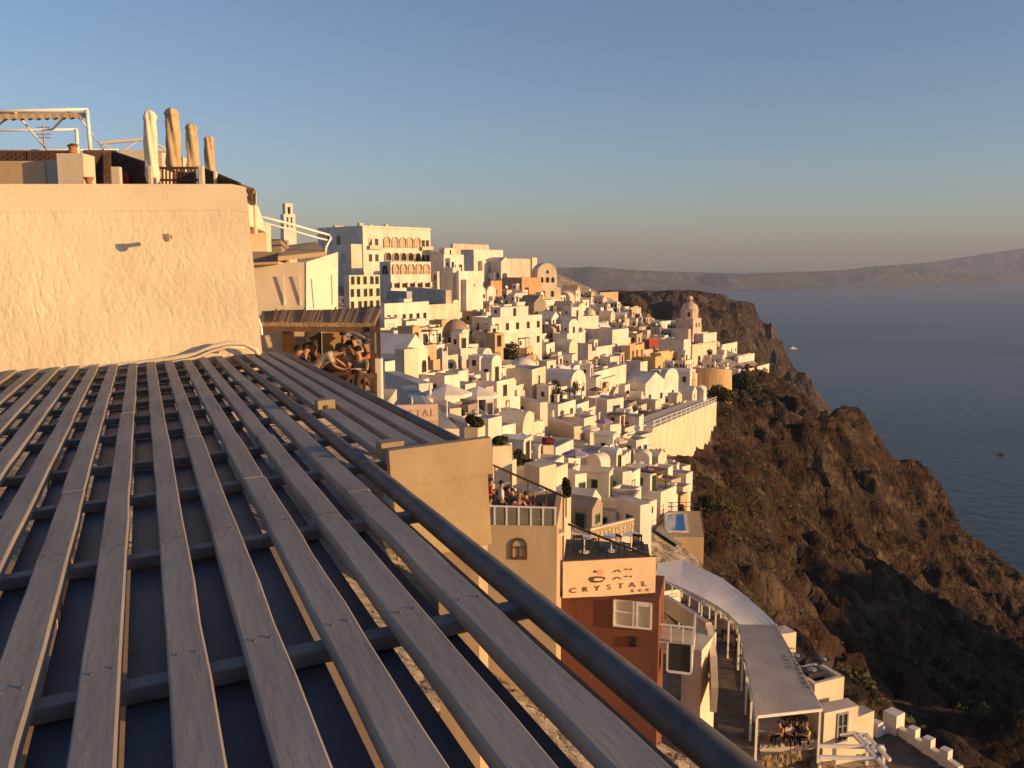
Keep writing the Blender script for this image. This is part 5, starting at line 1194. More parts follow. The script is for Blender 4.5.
while nf < 222 and tries < 16000:
    tries += 1
    px, py = rnd.uniform(378,772), rnd.uniform(296,548)
    if not inside(px, py, TOWN): continue
    D = march(px, py)
    if D > 480 or rnd.random() > min(1, (D/170)**.6): continue
    if px < 484 and D < 36: continue
    P = at(px, py, D); phi = rnd.choice([44,48,52,55,38,60]) + rnd.uniform(-5,5)
    if px > 520 or py > 375: phi = rnd.uniform(54,74)
    Lr, Ll, H = rnd.uniform(3.4,7.2), rnd.uniform(3.4,6.8), rnd.choice([2.6,3.0,3.2,3.6,4.6,5.8])
    if D < 140: Lr, Ll = min(Lr,5.2), min(Ll,5.2)
    if tries > 3000: Lr *= .75; Ll *= .75
    if tries > 8000: Lr *= .75; Ll *= .75
    a = R(phi); c, s_ = math.cos(a), math.sin(a)
    ctr = P + Vector((c,s_,0))*Lr/2 + Vector((-s_,c,0))*Ll/2
    rc = corners(ctr.x, ctr.y, Lr, Ll, a)
    if any(rect_hit(rc, q) for q in RECTS): continue
    wr = proj(P + Vector((c,s_,0))*Lr)[0]-px; wl = px-proj(P + Vector((-s_,c,0))*Ll)[0]; h = H*FPX/D
    if wr < 1 or wl < 1: continue
    bb = (px-wl, py-h, px+wr, py); bad = False
    for (x0,y0,x1,y1,Dh,l_) in HERO:
        ov = max(0,min(bb[2],x1)-max(bb[0],x0))*max(0,min(bb[3],y1)-max(bb[1],y0))
        if D < Dh+3 and ov > .22*(x1-x0)*(y1-y0): bad = True; break
    for kx, (x0,y0,x1,y1) in enumerate(KEEP):
        ov = max(0,min(bb[2],x1)-max(bb[0],x0))*max(0,min(bb[3],y1)-max(bb[1],y0))
        if ov and D < KEEPD[kx]+5 and (ov > .12*(x1-x0)*(y1-y0) or ov > .3*(bb[2]-bb[0])*(bb[3]-bb[1])): bad = True; break
    if bad: continue
    roof = rnd.choices(['flat','vault','vaulty','gable','dome'],[.72,.12,.08,.05,.03] if D > 140 else [.86,.05,.03,.06,0])[0]
    col = rnd.choices(['white','cream','pink','sand','ochre','stone','tan'],[.62,.17,.06,.05,.02,.05,.03])[0]
    wrn = rnd.choices([0,1,2,3],[.10,.32,.38,.20])[0] if Lr > 4.5 else rnd.choice([0,1,1])
    wln = rnd.choices([0,1,2,3],[.12,.38,.36,.14])[0]; rows = 2 if H > 4.4 else 1
    door = rnd.choice([None,'r','l','l']); door = None if (door == 'r' and not wrn) or (door == 'l' and not wln) else door
    ch = 1 if roof == 'flat' and rnd.random() < .3 else 0; arch = rnd.random() < .25
    deep = rnd.random() < .65
    rn = {'flat':'flat roofed','vault':'barrel vaulted','vaulty':'vaulted','gable':'gable roofed','dome':'domed'}[roof]
    tot = (wrn+wln)*rows - (1 if door else 0); sz = 'tall' if H > 4.4 else ('small' if Lr*Ll < 26 else ('long' if max(Lr,Ll) > 7.4 else 'squat'))
    ft_ = ('with a door and ' if door else 'with ') + ('several windows' if tot > 5 else NUM[max(tot,0)])
    if ch: ft2 = ft_ + ' and a chimney'
    else: ft2 = ft_
    v1 = f"{sz} {col} {rn} house"; v2 = f"{col} {rn} house {ft_}"; v3 = f"{sz} {col} {rn} house {ft2}"
    mx, my = px+(wr-wl)/2, py-h/2
    lab = relabel(mx, my, [v1, v2, v3])
    if not lab: continue
    house(px, py-h, wl, wr, h, lab, phi=phi, col=col, roof=roof, wr_n=wrn, wl_n=wln, rows=rows, door=door, chim=ch, awin='arch' if arch else 'rect', deep=deep, D=D)
    RECTS.append(rc); FILL.append((px, py, wl, wr, h, D, lab)); nf += 1
SC['fillers'] = nf; SC['tries'] = tries
# ------------------------------------------------------------------ small outbuildings squeezed into the gaps
no = 0; tr = 0; OUT = []
while no < 150 and tr < 9000:
    tr += 1; px, py = rnd.uniform(384,768), rnd.uniform(300,546)
    if not inside(px, py, TOWN): continue
    D = march(px, py)
    if D > 400 or (px < 484 and D < 40): continue
    P = at(px, py, D); phi = rnd.uniform(48,72); Lr, Ll, H = rnd.uniform(1.6,3.4), rnd.uniform(1.6,3.4), rnd.choice([1.6,2.1,2.5,3.0]); a = R(phi); c, s_ = math.cos(a), math.sin(a)
    ctr = P + Vector((c,s_,0))*Lr/2 + Vector((-s_,c,0))*Ll/2; rc = corners(ctr.x, ctr.y, Lr, Ll, a, .95)
    if any(rect_hit(rc, q) for q in RECTS): continue
    wr = proj(P + Vector((c,s_,0))*Lr)[0]-px; wl = px-proj(P + Vector((-s_,c,0))*Ll)[0]; h = H*FPX/D
    if wr < .6 or wl < .6: continue
    bb = (px-wl, py-h, px+wr, py)
    if any(D < KEEPD[kx]+4 and max(0,min(bb[2],x1)-max(bb[0],x0))*max(0,min(bb[3],y1)-max(bb[1],y0)) > 4 for kx,(x0,y0,x1,y1) in enumerate(KEEP)): continue
    col = rnd.choices(['white','cream','sand','stone'],[.6,.22,.1,.08])[0]; roof = rnd.choices(['flat','vault','gable','dome'],[.87,.05,.07,.01])[0]; dr = rnd.random() < .7; wn = rnd.choice([0,1])
    rn = {'flat':'flat','vault':'vaulted','gable':'gabled','dome':'domed'}[roof]
    lab = relabel(px, py-h/2, [f"little {col} {rn} shed", f"{'tall' if H > 2.4 else 'low'} {col} {rn} shed {'with a door' if dr else 'without a door'}", f"{'tall' if H > 2.4 else 'low'} {col} {rn} hut {'with one' if wn else 'without a'} side window"])
    if not lab: continue
    house(px, py-h, wl, wr, h, lab, phi=phi, col=col, roof=roof, wl_n=1 if dr else 0, wr_n=wn, door='l' if dr else None, deep=True, D=D, extra=9, group='small outbuildings between the houses', name='outbuilding', cat='outbuilding', wsz=(.6,.7), bury=3)
    RECTS.append(rc); no += 1
ns = 0
for q in range(1500):
    if ns >= 42: break
    px, py = rnd.uniform(390,740), rnd.uniform(305,545)
    if not inside(px, py, TOWN): continue
    D = march(px, py)
    if (px < 484 and D < 40) or (px > 622 and py > 496): continue
    P = at(px,py,D); a = R(rnd.choice([150,170,-30,140,60])+rnd.uniform(-10,10)); L_ = rnd.uniform(2.4,4.2); W_ = rnd.uniform(.9,1.3); c, s_ = math.cos(a), math.sin(a); ctr = P + Vector((c,s_,0))*L_/2
    rc = corners(ctr.x,ctr.y,L_,W_,a)
    if any(rect_hit(rc, r0) for r0 in RECTS) or any(x0-6 < px < x1+4 and y0 < py < y1+6 for x0,y0,x1,y1 in KEEP): continue
    lab = relabel(px,py,['short white outdoor stair','narrow flight of white steps','whitewashed outdoor steps'])
    if not lab: continue
    ns += 1; t = thing('outdoor_stair', lab, 'stair', P, a, 'outdoor stairs of the town'); mb = MB(); n = int(L_/.36)
    for k in range(n): mb.box(k*.36,(k+1)*.36,-W_/2,W_/2,-3,.2*(k+1))
    mb.build('steps', M_ROOFTOP, t)
    mb = MB(); vs = [(0,0,-3),(n*.36,0,-3),(n*.36,0,n*.2+.55),(0,0,.6)]
    for y in (-W_/2-.17, W_/2+.02): mb.slab([(x,y,z) for x,_,z in vs],(0,.15,0))
    mb.build('parapet', plaster('white'), t); RECTS.append(rc)
# ------------------------------------------------------------------ low terrace walls
for k in range(170):
    px, py = rnd.uniform(385,730), rnd.uniform(310,545)
    if not inside(px, py, TOWN): continue
    D = march(px, py); P = at(px, py, D)
    if (px < 484 and D < 45) or (px > 622 and py > 500): continue
    a = R(rnd.choice([52,142])+rnd.uniform(-8,8)); L_ = rnd.uniform(3.5,8); c, s_ = math.cos(a), math.sin(a); ctr = P+Vector((c,s_,0))*L_/2; ctr.z = hbase(ctr.x, ctr.y)
    rc = corners(ctr.x, ctr.y, L_, .5, a)
    if any(rect_hit(rc, q) for q in RECTS) or any(x0-14 < px < x1 and y0 < py < y1+6 for x0,y0,x1,y1 in KEEP): continue
    hh = rnd.uniform(.9,1.9); col = rnd.choice(['white','white','cream','sand'])
    lab = relabel(px, py, [f"low {col} garden wall", f"{'long' if L_ > 5.5 else 'short'} low {col} garden wall", f"{'sunlit' if c > .2 else 'shaded'} {col} terrace wall"])
    if not lab: continue
    t = thing('garden_wall', lab, 'wall', ctr, a, 'low garden walls of the town'); mb = MB(); mb.box(-L_/2,L_/2,-.18,.18,-3,hh); 
    if rnd.random() < .5: mb.box(-L_/2-.25,-L_/2-.002,-.25,.25,-3,hh+.5)
    mb.build('wall', plaster(col), t); RECTS.append(rc)
# ------------------------------------------------------------------ plants
def leaf_mat(name, c, c2):
    return mat(name, c, .8, .3, 1.3, spec=.15, col2=c2)
M_LEAF = leaf_mat('dark_leaves', (.045,.05,.018), (.018,.022,.009)); M_LEAF2 = leaf_mat('olive_leaves', (.075,.07,.028), (.035,.035,.014)); M_BARK = mat('bark', (.11,.075,.05), .95, .2, 5, .5, 20)
M_DRY = leaf_mat('dry_scrub', (.10,.075,.035), (.05,.035,.018)); M_FLOWER = leaf_mat('red_flowers', (.35,.05,.08), (.10,.03,.02))
def crown(mb, c, rx, rz, n, leaf, seed=0, lobes=7):
    r_ = random.Random(seed); L_ = []
    for k in range(lobes):
        t, p = r_.uniform(0,2*PI), r_.uniform(-.5,1); q = r_.uniform(.35,.75)
        L_.append((Vector((math.cos(t)*rx*.55*q*1.4, math.sin(t)*rx*.55*q*1.4, p*rz*.55)), r_.uniform(.38,.62)))
    L_.append((Vector((0,0,0)), .6)); c = Vector(c)
    for k in range(n):
        o, q = r_.choice(L_); d = Vector((r_.gauss(0,1),r_.gauss(0,1),r_.gauss(0,1))).normalized()*(r_.uniform(.55,1.0))
        p = c + o + Vector((d.x*rx*q, d.y*rx*q, d.z*rz*q)); nrm = (d + Vector((r_.gauss(0,.5),r_.gauss(0,.5),r_.gauss(0,.5)))).normalized()
        a = nrm.orthogonal().normalized(); a.rotate(Matrix.Rotation(r_.uniform(0,6.3),3,nrm)); b = nrm.cross(a); l = leaf*r_.uniform(.6,1.3)
        mb.add([p-a*l, p-b*l*.6, p+a*l, p+b*l*.6], [(0,1,2,3)])
def tree(px, py, wpx, hpx, label, m=None, seed=0, D=None, nleaf=1500, cat='tree', name='broadleaf_tree', group=None):
    shr = cat == 'shrub'; D0 = D if not group else None
    D = D or march(px, py); s_ = D/FPX; p = at(px, py, D); t = thing(name, label, cat, p, rnd.uniform(0,6), group); h = hpx*s_; w_ = wpx*s_/2
    tb2 = MB(); tb2.tube([(0,0,-.5),(.05*w_,.02,h*.25),(-.05*w_,.04,h*.5)],[.09*w_,.07*w_,.04*w_],7)
    for k in range(5):
        a = 2*PI*k/5+.4; tb2.tube([(0,0,h*.28),(math.cos(a)*w_*.3,math.sin(a)*w_*.3,h*.5),(math.cos(a)*w_*.55,math.sin(a)*w_*.55,h*.68)],[.05*w_,.035*w_,.015*w_],6)
    tb2.build('trunk', M_BARK, t)
    if shr and D0:
        MB().box(-w_*1.05,w_*1.05,-w_*.7,w_*.9,-6,h*.12).build('planter', plaster('cream'), t)
    mb = MB(); crown(mb, (0,0,h*(.42 if shr else .56)), w_, h*(.55 if shr else .46), nleaf, max(.16, w_*.085), seed); mb.build('crown', m or M_LEAF, t); return t
tree(508,372,27,30,'dark round tree beside the small belfry church',seed=3,nleaf=2200)
tree(556,420,24,44,'tallest dark tree behind the square window house',seed=4,nleaf=2200)
tree(541,408,18,28,'shorter brownish tree left of the tallest dark tree',m=M_LEAF2,seed=5)
tree(572,408,16,30,'thin olive tree right of the tallest dark tree',m=M_LEAF2,seed=6,nleaf=900)
tree(744,398,36,26,'broad dark bush at the cliff edge below the last white villas',seed=8,D=300,nleaf=2600)
tree(722,408,34,24,'olive scrub tree below the ochre bastion',m=M_LEAF2,seed=9,D=255,nleaf=2000)
tree(690,452,12,16,'dark shrub at the foot of the long buttress wall',seed=10,cat='shrub',name='shrub')
tree(641,468,7,18,'slim dark cypress below the buttress wall',seed=11,nleaf=800)
tree(655,478,20,11,'low dark hedge shrub in front of the three window annex',seed=12,cat='shrub',name='shrub')
tree(628,424,16,7,'dark green planted strip on the terrace left of the buttress wall',seed=13,cat='shrub',name='shrub')
tree(500,446,20,10,'dark planted bushes on the sloping roof beside the yellow cream house',seed=14,D=66,cat='shrub',name='shrub')
tree(521,466,16,18,'dark garden bush beside the flowered corner house',seed=15,D=72,cat='shrub',name='shrub')
tree(532,472,12,14,'second darker garden bush right of the first one',seed=16,D=72,cat='shrub',name='shrub')
tree(444,428,20,12,'shrub bed behind the white parasols',m=M_LEAF2,seed=17,D=44,cat='shrub',name='shrub')
tree(474,428,18,13,'dark shrub bed right of the white parasols',seed=18,D=50,cat='shrub',name='shrub')
tree(436,338,10,14,'thin palm like shrub left of the brown dome',m=M_LEAF2,seed=19,D=150,nleaf=500,cat='shrub',name='shrub')
tree(398,300,22,9,'dark bush row below the arcade wing',seed=20,D=182,cat='shrub',name='shrub')
tree(434,340,16,14,'brownish garden shrub beside the brown stone church',m=M_DRY,seed=22,D=160,cat='shrub',name='shrub')
tree(630,308,16,6,'dark bush on the roof edge below the tan ridge house',seed=23,D=372,cat='shrub',name='shrub')
tree(707,356,14,8,'dark green bush right of the pink domed tower',seed=24,D=338,cat='shrub',name='shrub')
tree(548,445,13,8,'red flowering shrub on the flowered corner house balcony',m=M_FLOWER,seed=25,D=80,cat='shrub',name='shrub')
tree(566,500,8,24,'green climber on the wall right of the crowded roof terrace',seed=26,D=52,cat='shrub',name='shrub')
tree(706,520,22,30,'dark scrub bush on the slope right of the blue pool',seed=27,cat='shrub',name='shrub')
k = 0
for q in range(400):
    if k >= 60: break
    px, py = rnd.uniform(395,735), rnd.uniform(305,545)
    if not inside(px, py, TOWN) or any(x0 < px < x1 and y0 < py < y1 for x0,y0,x1,y1 in KEEP): continue
    D = march(px, py); P = at(px,py,D)
    if px < 484 and D < 45: continue
    rc = corners(P.x,P.y,1.2,1.2,0)
    if any(rect_hit(rc, r_) for r_ in RECTS): continue
    sz = rnd.choice(['small','bushy','spiky','ragged']); m = rnd.choice([M_LEAF,M_LEAF2,M_LEAF2,M_FLOWER]); cn = {M_LEAF.name:'dark green',M_LEAF2.name:'olive green',M_FLOWER.name:'red flowering'}[m.name]
    lab = relabel(px,py,[f"{sz} {cn} shrub", f"{sz} {cn} garden shrub"])
    if not lab: continue
    w_ = rnd.uniform(1.2,2.6)*FPX/D; tree(px,py,w_,w_*rnd.uniform(.8,1.3),lab,m=m,seed=100+q,D=D,nleaf=260,cat='shrub',name='shrub',group='shrubs between the houses'); k += 1
# ------------------------------------------------------------------ parasols, dishes, sunbeds on the roofs
def open_parasol(p, r_, col, label, ph=2.2):
    t = thing('parasol', label, 'parasol', p, 0, 'open parasols on the terraces'); MB().tube([(0,0,-1.5),(0,0,ph+.35)],.035,6).build('pole', M_PAINT, t)
    n = 8; mb = MB(); mb.add([(0,0,ph+.35)]+[(r_*math.cos(2*PI*k/n),r_*math.sin(2*PI*k/n),ph-.1) for k in range(n)]+[(r_*math.cos(2*PI*k/n),r_*math.sin(2*PI*k/n),ph-.28) for k in range(n)], [(0,1+k,1+(k+1)%n) for k in range(n)]+[(1+k,9+k,9+(k+1)%n,1+(k+1)%n) for k in range(n)]); mb.build('canopy', mat('parasol_'+col, PC[col], .9, .05, 2), t)
for px, py, D, col, lab in ((447,421,46,'white','large white parasol over the shrub bed, nearest the pergola'),(478,419,52,'white','second white parasol right of the shrub bed'),(590,440,110,'white','white parasol on a roof left of the buttress wall'),(596,398,150,'brown','brown parasol on the terrace of the porch house'),
    (575,470,80,'violet','violet parasol above the restaurant sign'),(604,432,120,'violet','small violet parasol below the porch house'),(618,452,115,'cream','cream parasol among the lower white roofs'),(655,345,330,'red','little red parasol near the red house')):
    p = at(px,py,D); open_parasol(p, 1.3 if D < 60 else 1.2, col, lab, 1.6)
def folded_small(px, py, hpx, D, lab):
    s_ = D/FPX; t = thing('folded_parasol', lab, 'parasol', at(px,py,D), 0, 'small folded parasols'); h = hpx*s_
    MB().lathe([(.10*h,0),(.14*h,.2*h),(.06*h,.8*h),(.01*h,h)],10,wob=lambda a,z:1+.15*math.sin(5*a)).build('canvas', plaster('white'), t); MB().tube([(0,0,-.6*h),(0,0,.1*h)],.02*h,6).build('pole', M_PAINT, t)
folded_small(430,395,13,40,'white folded parasol above the faded lettering'); folded_small(412,404,8,36,'small white folded parasol at the edge of the faded sign')
dish = 0
for (px, py, wl, wr, h, D, lab) in FILL:
    if rnd.random() > .22 or D < 60: continue
    p = at(px+(wr-wl)*.3, py-h, D) + Vector((0,2.0,-.2)); l2 = relabel(px, py-h, ['white satellite dish on a roof','tilted white satellite dish on a roof','small roof satellite dish'])
    if not l2: continue
    t = thing('satellite_dish', l2, 'satellite dish', p, rnd.uniform(-.6,.8), 'roof satellite dishes')
    MB().tube([(0,0,0),(0,0,.9)],.04,6).build('mast', M_GREYP, t)
    MB().lathe([(.02,.02),(.3,.06),(.5,.16),(.52,.17),(.5,.20),(.3,.09),(.02,.05)],14).build('reflector', M_PAINT, t, loc=(0,-.05,.95), rot=(R(65),0,0))
npg = 0
for (px, py, wl, wr, h, D, lab) in FILL:
    if npg >= 16 or rnd.random() > .3 or D < 70 or D > 300: continue
    o = [q for q in SC.objects if q.get('label') == lab][0]
    if not any(c.name.startswith('parapet') for c in o.children): continue
    l2 = relabel(px, py-h, ['brown timber shade frame on a roof terrace','dark slatted shade frame on a roof','small brown roof shade frame'])
    if not l2: continue
    a, b = o['Lr']*.28, o['Ll']*.28; t = thing('shade_frame', l2, 'pergola', o.location + Vector((0,0,o['H']-.35)), o.rotation_euler.z, 'timber shade frames on the roofs'); npg += 1
    for x in (-a,a):
        for y in (-b,b): MB().box(x-.05,x+.05,y-.05,y+.05,0,2.1).build('post', M_BROWN, t)
    mb = MB(); n = 9
    for k in range(n): mb.box(-a-.2,a+.2,-b+2*b*k/(n-1)-.07,-b+2*b*k/(n-1)+.07,2.18,2.23)
    for x in (-a,a): mb.box(x-.05,x+.05,-b-.1,b+.1,2.101,2.178)
    mb.build('slatted_top', M_BROWN, t)
nat = 0
for (px, py, wl, wr, h, D, lab) in FILL[::3]:
    if nat >= 22: break
    l2 = relabel(px, py-h, ['thin roof antenna pole','tall thin television antenna on a roof'])
    if not l2: continue
    o = [q for q in SC.objects if q.get('label') == lab][0]
    t = thing('roof_antenna', l2, 'antenna', o.location + Vector((.6,.8,o['H']-.4)), rnd.uniform(0,3), 'roof antennas'); nat += 1; hh = rnd.uniform(2.2,3.6)
    mb = MB(); mb.tube([(0,0,0),(0,0,hh)],.03,5)
    for k in range(4): mb.tube([(-.45+.06*k,0,hh-.12-.16*k),(.45-.06*k,0,hh-.12-.16*k)],.015,4)
    mb.build('mast', M_GREYP, t)
# striped lane and stepped street
def strip(name, pts, w0, m, lift=.12):
    mb = MB(); V = []; fs = []
    P_ = [at(x,y,march(x,y)) for x,y in pts]; Q = []
    for a, b in zip(P_, P_[1:]):
        n = max(1, int((b-a).length/1.2)); Q += [a.lerp(b,k/n) for k in range(n)]
    Q.append(P_[-1])
    for i, q in enumerate(Q):
        d = (Q[min(i+1,len(Q)-1)]-Q[max(i-1,0)]); d.z = 0; d.normalize(); n_ = Vector((-d.y,d.x,0))*w0
        for sg in (-1,1):
            v = q+n_*sg; V.append((v.x,v.y,hbase(v.x,v.y)+lift))
    mb.add(V, [(2*i,2*i+1,2*i+3,2*i+2) for i in range(len(Q)-1)]); return tag(mb.build(name, m), kind='structure')
M_LANE = mat('lane_paving',(.20,.185,.17),.9,.2,.8,.3,4,kind='world')
strip('stepped_lane',[(526,366),(521,378),(514,392),(509,404),(506,418)],1.3,M_LANE)
strip('upper_path',[(560,366),(590,358),(620,352)],1.1,M_LANE); strip('lower_path',[(660,490),(676,500),(690,506),(668,540)],1.2,M_LANE)
# ------------------------------------------------------------------ boats
def boat(px, py, L_, label, dark, rz):
    d = ray(px,py); p = d*(SEA/d.z); t = thing('motor_boat', label, 'boat', p, rz, None); mb = MB(); n = 9; V = []
    for i in range(n):
        u = i/(n-1); w_ = L_*.16*(math.sin(PI*min(1,u*.62+.38))**.6 if u < 1 else 0.0)+.02; x = -L_/2+L_*u; sh = .10*L_*(1+.35*u*u)
        V += [(x,-w_,sh),(x,-w_*.6,-.03*L_),(x,w_*.6,-.03*L_),(x,w_,sh)]
    mb.add(V, [(4*i+j,4*i+4+j,4*i+4+(j+1)%4,4*i+(j+1)%4) for i in range(n-1) for j in range(4)]+[(0,1,2,3)]); mb.build('hull', M_BROWN if dark else M_PAINT, t)
    c = MB(); c.box(-L_*.2,L_*.12,-L_*.09,L_*.09,.10*L_,.22*L_); c.box(-L_*.15,L_*.03,-L_*.07,L_*.07,.22*L_+.002,.30*L_); c.build('cabin', M_DARK if dark else M_PAINT, t); MB().tube([(-.05*L_,0,.30*L_),(-.05*L_,0,.5*L_)],.012*L_,5).build('mast', M_GREYP, t)
boat(793,349,22,'small white motor boat on the sea beyond the headland',False,R(10)); boat(1001,455,10,'dark little boat on the open water near the picture edge',True,R(-20))
# ------------------------------------------------------------------ scrub on the cliff
mb = MB(); k = 0; r_ = random.Random(5)
while k < 2200:
    x, y = r_.uniform(15,300), r_.uniform(30,440)
    if x < edge_x(y)+2: continue
    z = float(FINAL[min(int(round((y-TY0)/TS)),FINAL.shape[0]-1), min(int(round((x-TX0)/TS)),FINAL.shape[1]-1)])
    if z < -190 or proj((x,y,z))[0] > 1060: continue
    if abs(z - hbase(x,y)) > 40: continue
    if float(fbm(np.array(x),np.array(y),28,3,8)) < .50: k += .2; continue
    for (c0) in range(1):
        s_ = r_.uniform(.3,.95)
        for q in range(20):
            d = Vector((r_.gauss(0,1),r_.gauss(0,1),abs(r_.gauss(0,.8)))).normalized()*s_; a = Vector((r_.gauss(0,1),r_.gauss(0,1),r_.gauss(0,1))).normalized(); b = a.orthogonal().normalized(); l = s_*.36
            p = Vector((x,y,z+.2))+d; mb.add([p-a*l,p-b*l*.5,p+a*l,p+b*l*.5],[(0,1,2,3)], 0 if (k*7)%3 else 1)
    k += 1
tag(mb.build('cliff_scrub', [M_LEAF2, M_DRY]), 'low dry scrub and bushes scattered over the cliff slope', 'scrub', kind='stuff')
# ================================================================== people
def skin_mesh(name, joints, edges, radii, root=0, sub=1):
    me = bpy.data.meshes.new('t'); me.from_pydata([tuple(j) for j in joints], edges, []); o = bpy.data.objects.new('t', me); COL.objects.link(o)
    sk = o.modifiers.new('s', 'SKIN'); sk.use_smooth_shade = True
    for i, r in enumerate(radii):
        v = me.skin_vertices[0].data[i]; v.radius = (r, r) if not isinstance(r, tuple) else r; v.use_root = (i == root)
    sb = o.modifiers.new('u', 'SUBSURF'); sb.levels = sub; sb.render_levels = sub
    dg = bpy.context.evaluated_depsgraph_get(); m = bpy.data.meshes.new_from_object(o.evaluated_get(dg)); m.name = name
    bpy.data.objects.remove(o); bpy.data.meshes.remove(me); return m
M_SKIN = mat('skin', (.40,.22,.14), .6, .06, 6); M_SKIN2 = mat('tanned_skin', (.28,.145,.09), .6, .06, 6)
CLOTH = {k: mat('cloth_'+k, c, .9, .12, 8) for k, c in dict(red=(.48,.03,.03),black=(.02,.02,.023),grey=(.18,.175,.17),white=(.66,.62,.56),navy=(.03,.04,.09),green=(.05,.22,.08),orange=(.50,.17,.05),beige=(.40,.36,.30),pink=(.52,.22,.20),brown=(.12,.065,.04),yellow=(.45,.42,.08),blue=(.10,.20,.38)).items()}
HAIR = {k: mat('hair_'+k, c, .7, .2, 14) for k, c in dict(black=(.013,.011,.010),brown=(.06,.032,.018),blond=(.28,.18,.08)).items()}
def pose(kind):
    if kind == 'stand':
        pel, ch, nk, hd = (0,0,.95),(0,0,1.30),(0,0,1.47),(0,-.02,1.60)
        knees = [(-.10,-.01,.50),(.10,-.01,.50)]; ank = [(-.11,.02,.09),(.11,.02,.09)]; toe = [(-.13,-.14,.04),(.13,-.14,.04)]
        el = [(-.27,.02,1.12),(.27,-.02,1.12)]; ha = [(-.25,-.14,.92),(.20,-.22,1.05)]
    elif kind == 'sit':
        pel, ch, nk, hd = (0,.05,.52),(0,.04,.86),(0,.0,1.03),(0,-.04,1.16)
        knees = [(-.13,-.40,.52),(.13,-.40,.52)]; ank = [(-.13,-.40,.10),(.13,-.36,.10)]; toe = [(-.14,-.55,.05),(.14,-.51,.05)]
        el = [(-.28,-.12,.76),(.28,-.12,.76)]; ha = [(-.16,-.36,.80),(.14,-.38,.80)]
    elif kind == 'phone':   # seated, hands raised in front of the face
        pel, ch, nk, hd = (0,.05,.52),(0,.07,.86),(0,.05,1.03),(0,.02,1.16)
        knees = [(-.13,-.40,.52),(.13,-.40,.52)]; ank = [(-.13,-.34,.10),(.13,-.40,.10)]; toe = [(-.14,-.49,.05),(.14,-.55,.05)]
        el = [(-.26,-.16,.84),(.26,-.16,.84)]; ha = [(-.09,-.34,1.04),(.09,-.34,1.04)]
    else:                   # bending over a table
        pel, ch, nk, hd = (0,.15,.92),(0,-.16,1.12),(0,-.32,1.20),(0,-.44,1.23)
        knees = [(-.11,.10,.50),(.11,.10,.50)]; ank = [(-.11,.18,.09),(.11,.18,.09)]; toe = [(-.13,.03,.04),(.13,.03,.04)]
        el = [(-.25,-.28,.92),(.25,-.30,.92)]; ha = [(-.16,-.50,.82),(.14,-.52,.82)]
    return [Vector(v) for v in (pel, ch, nk, hd)], [[Vector(a) for a in q] for q in (knees, ank, toe, el, ha)]
_pp = {}
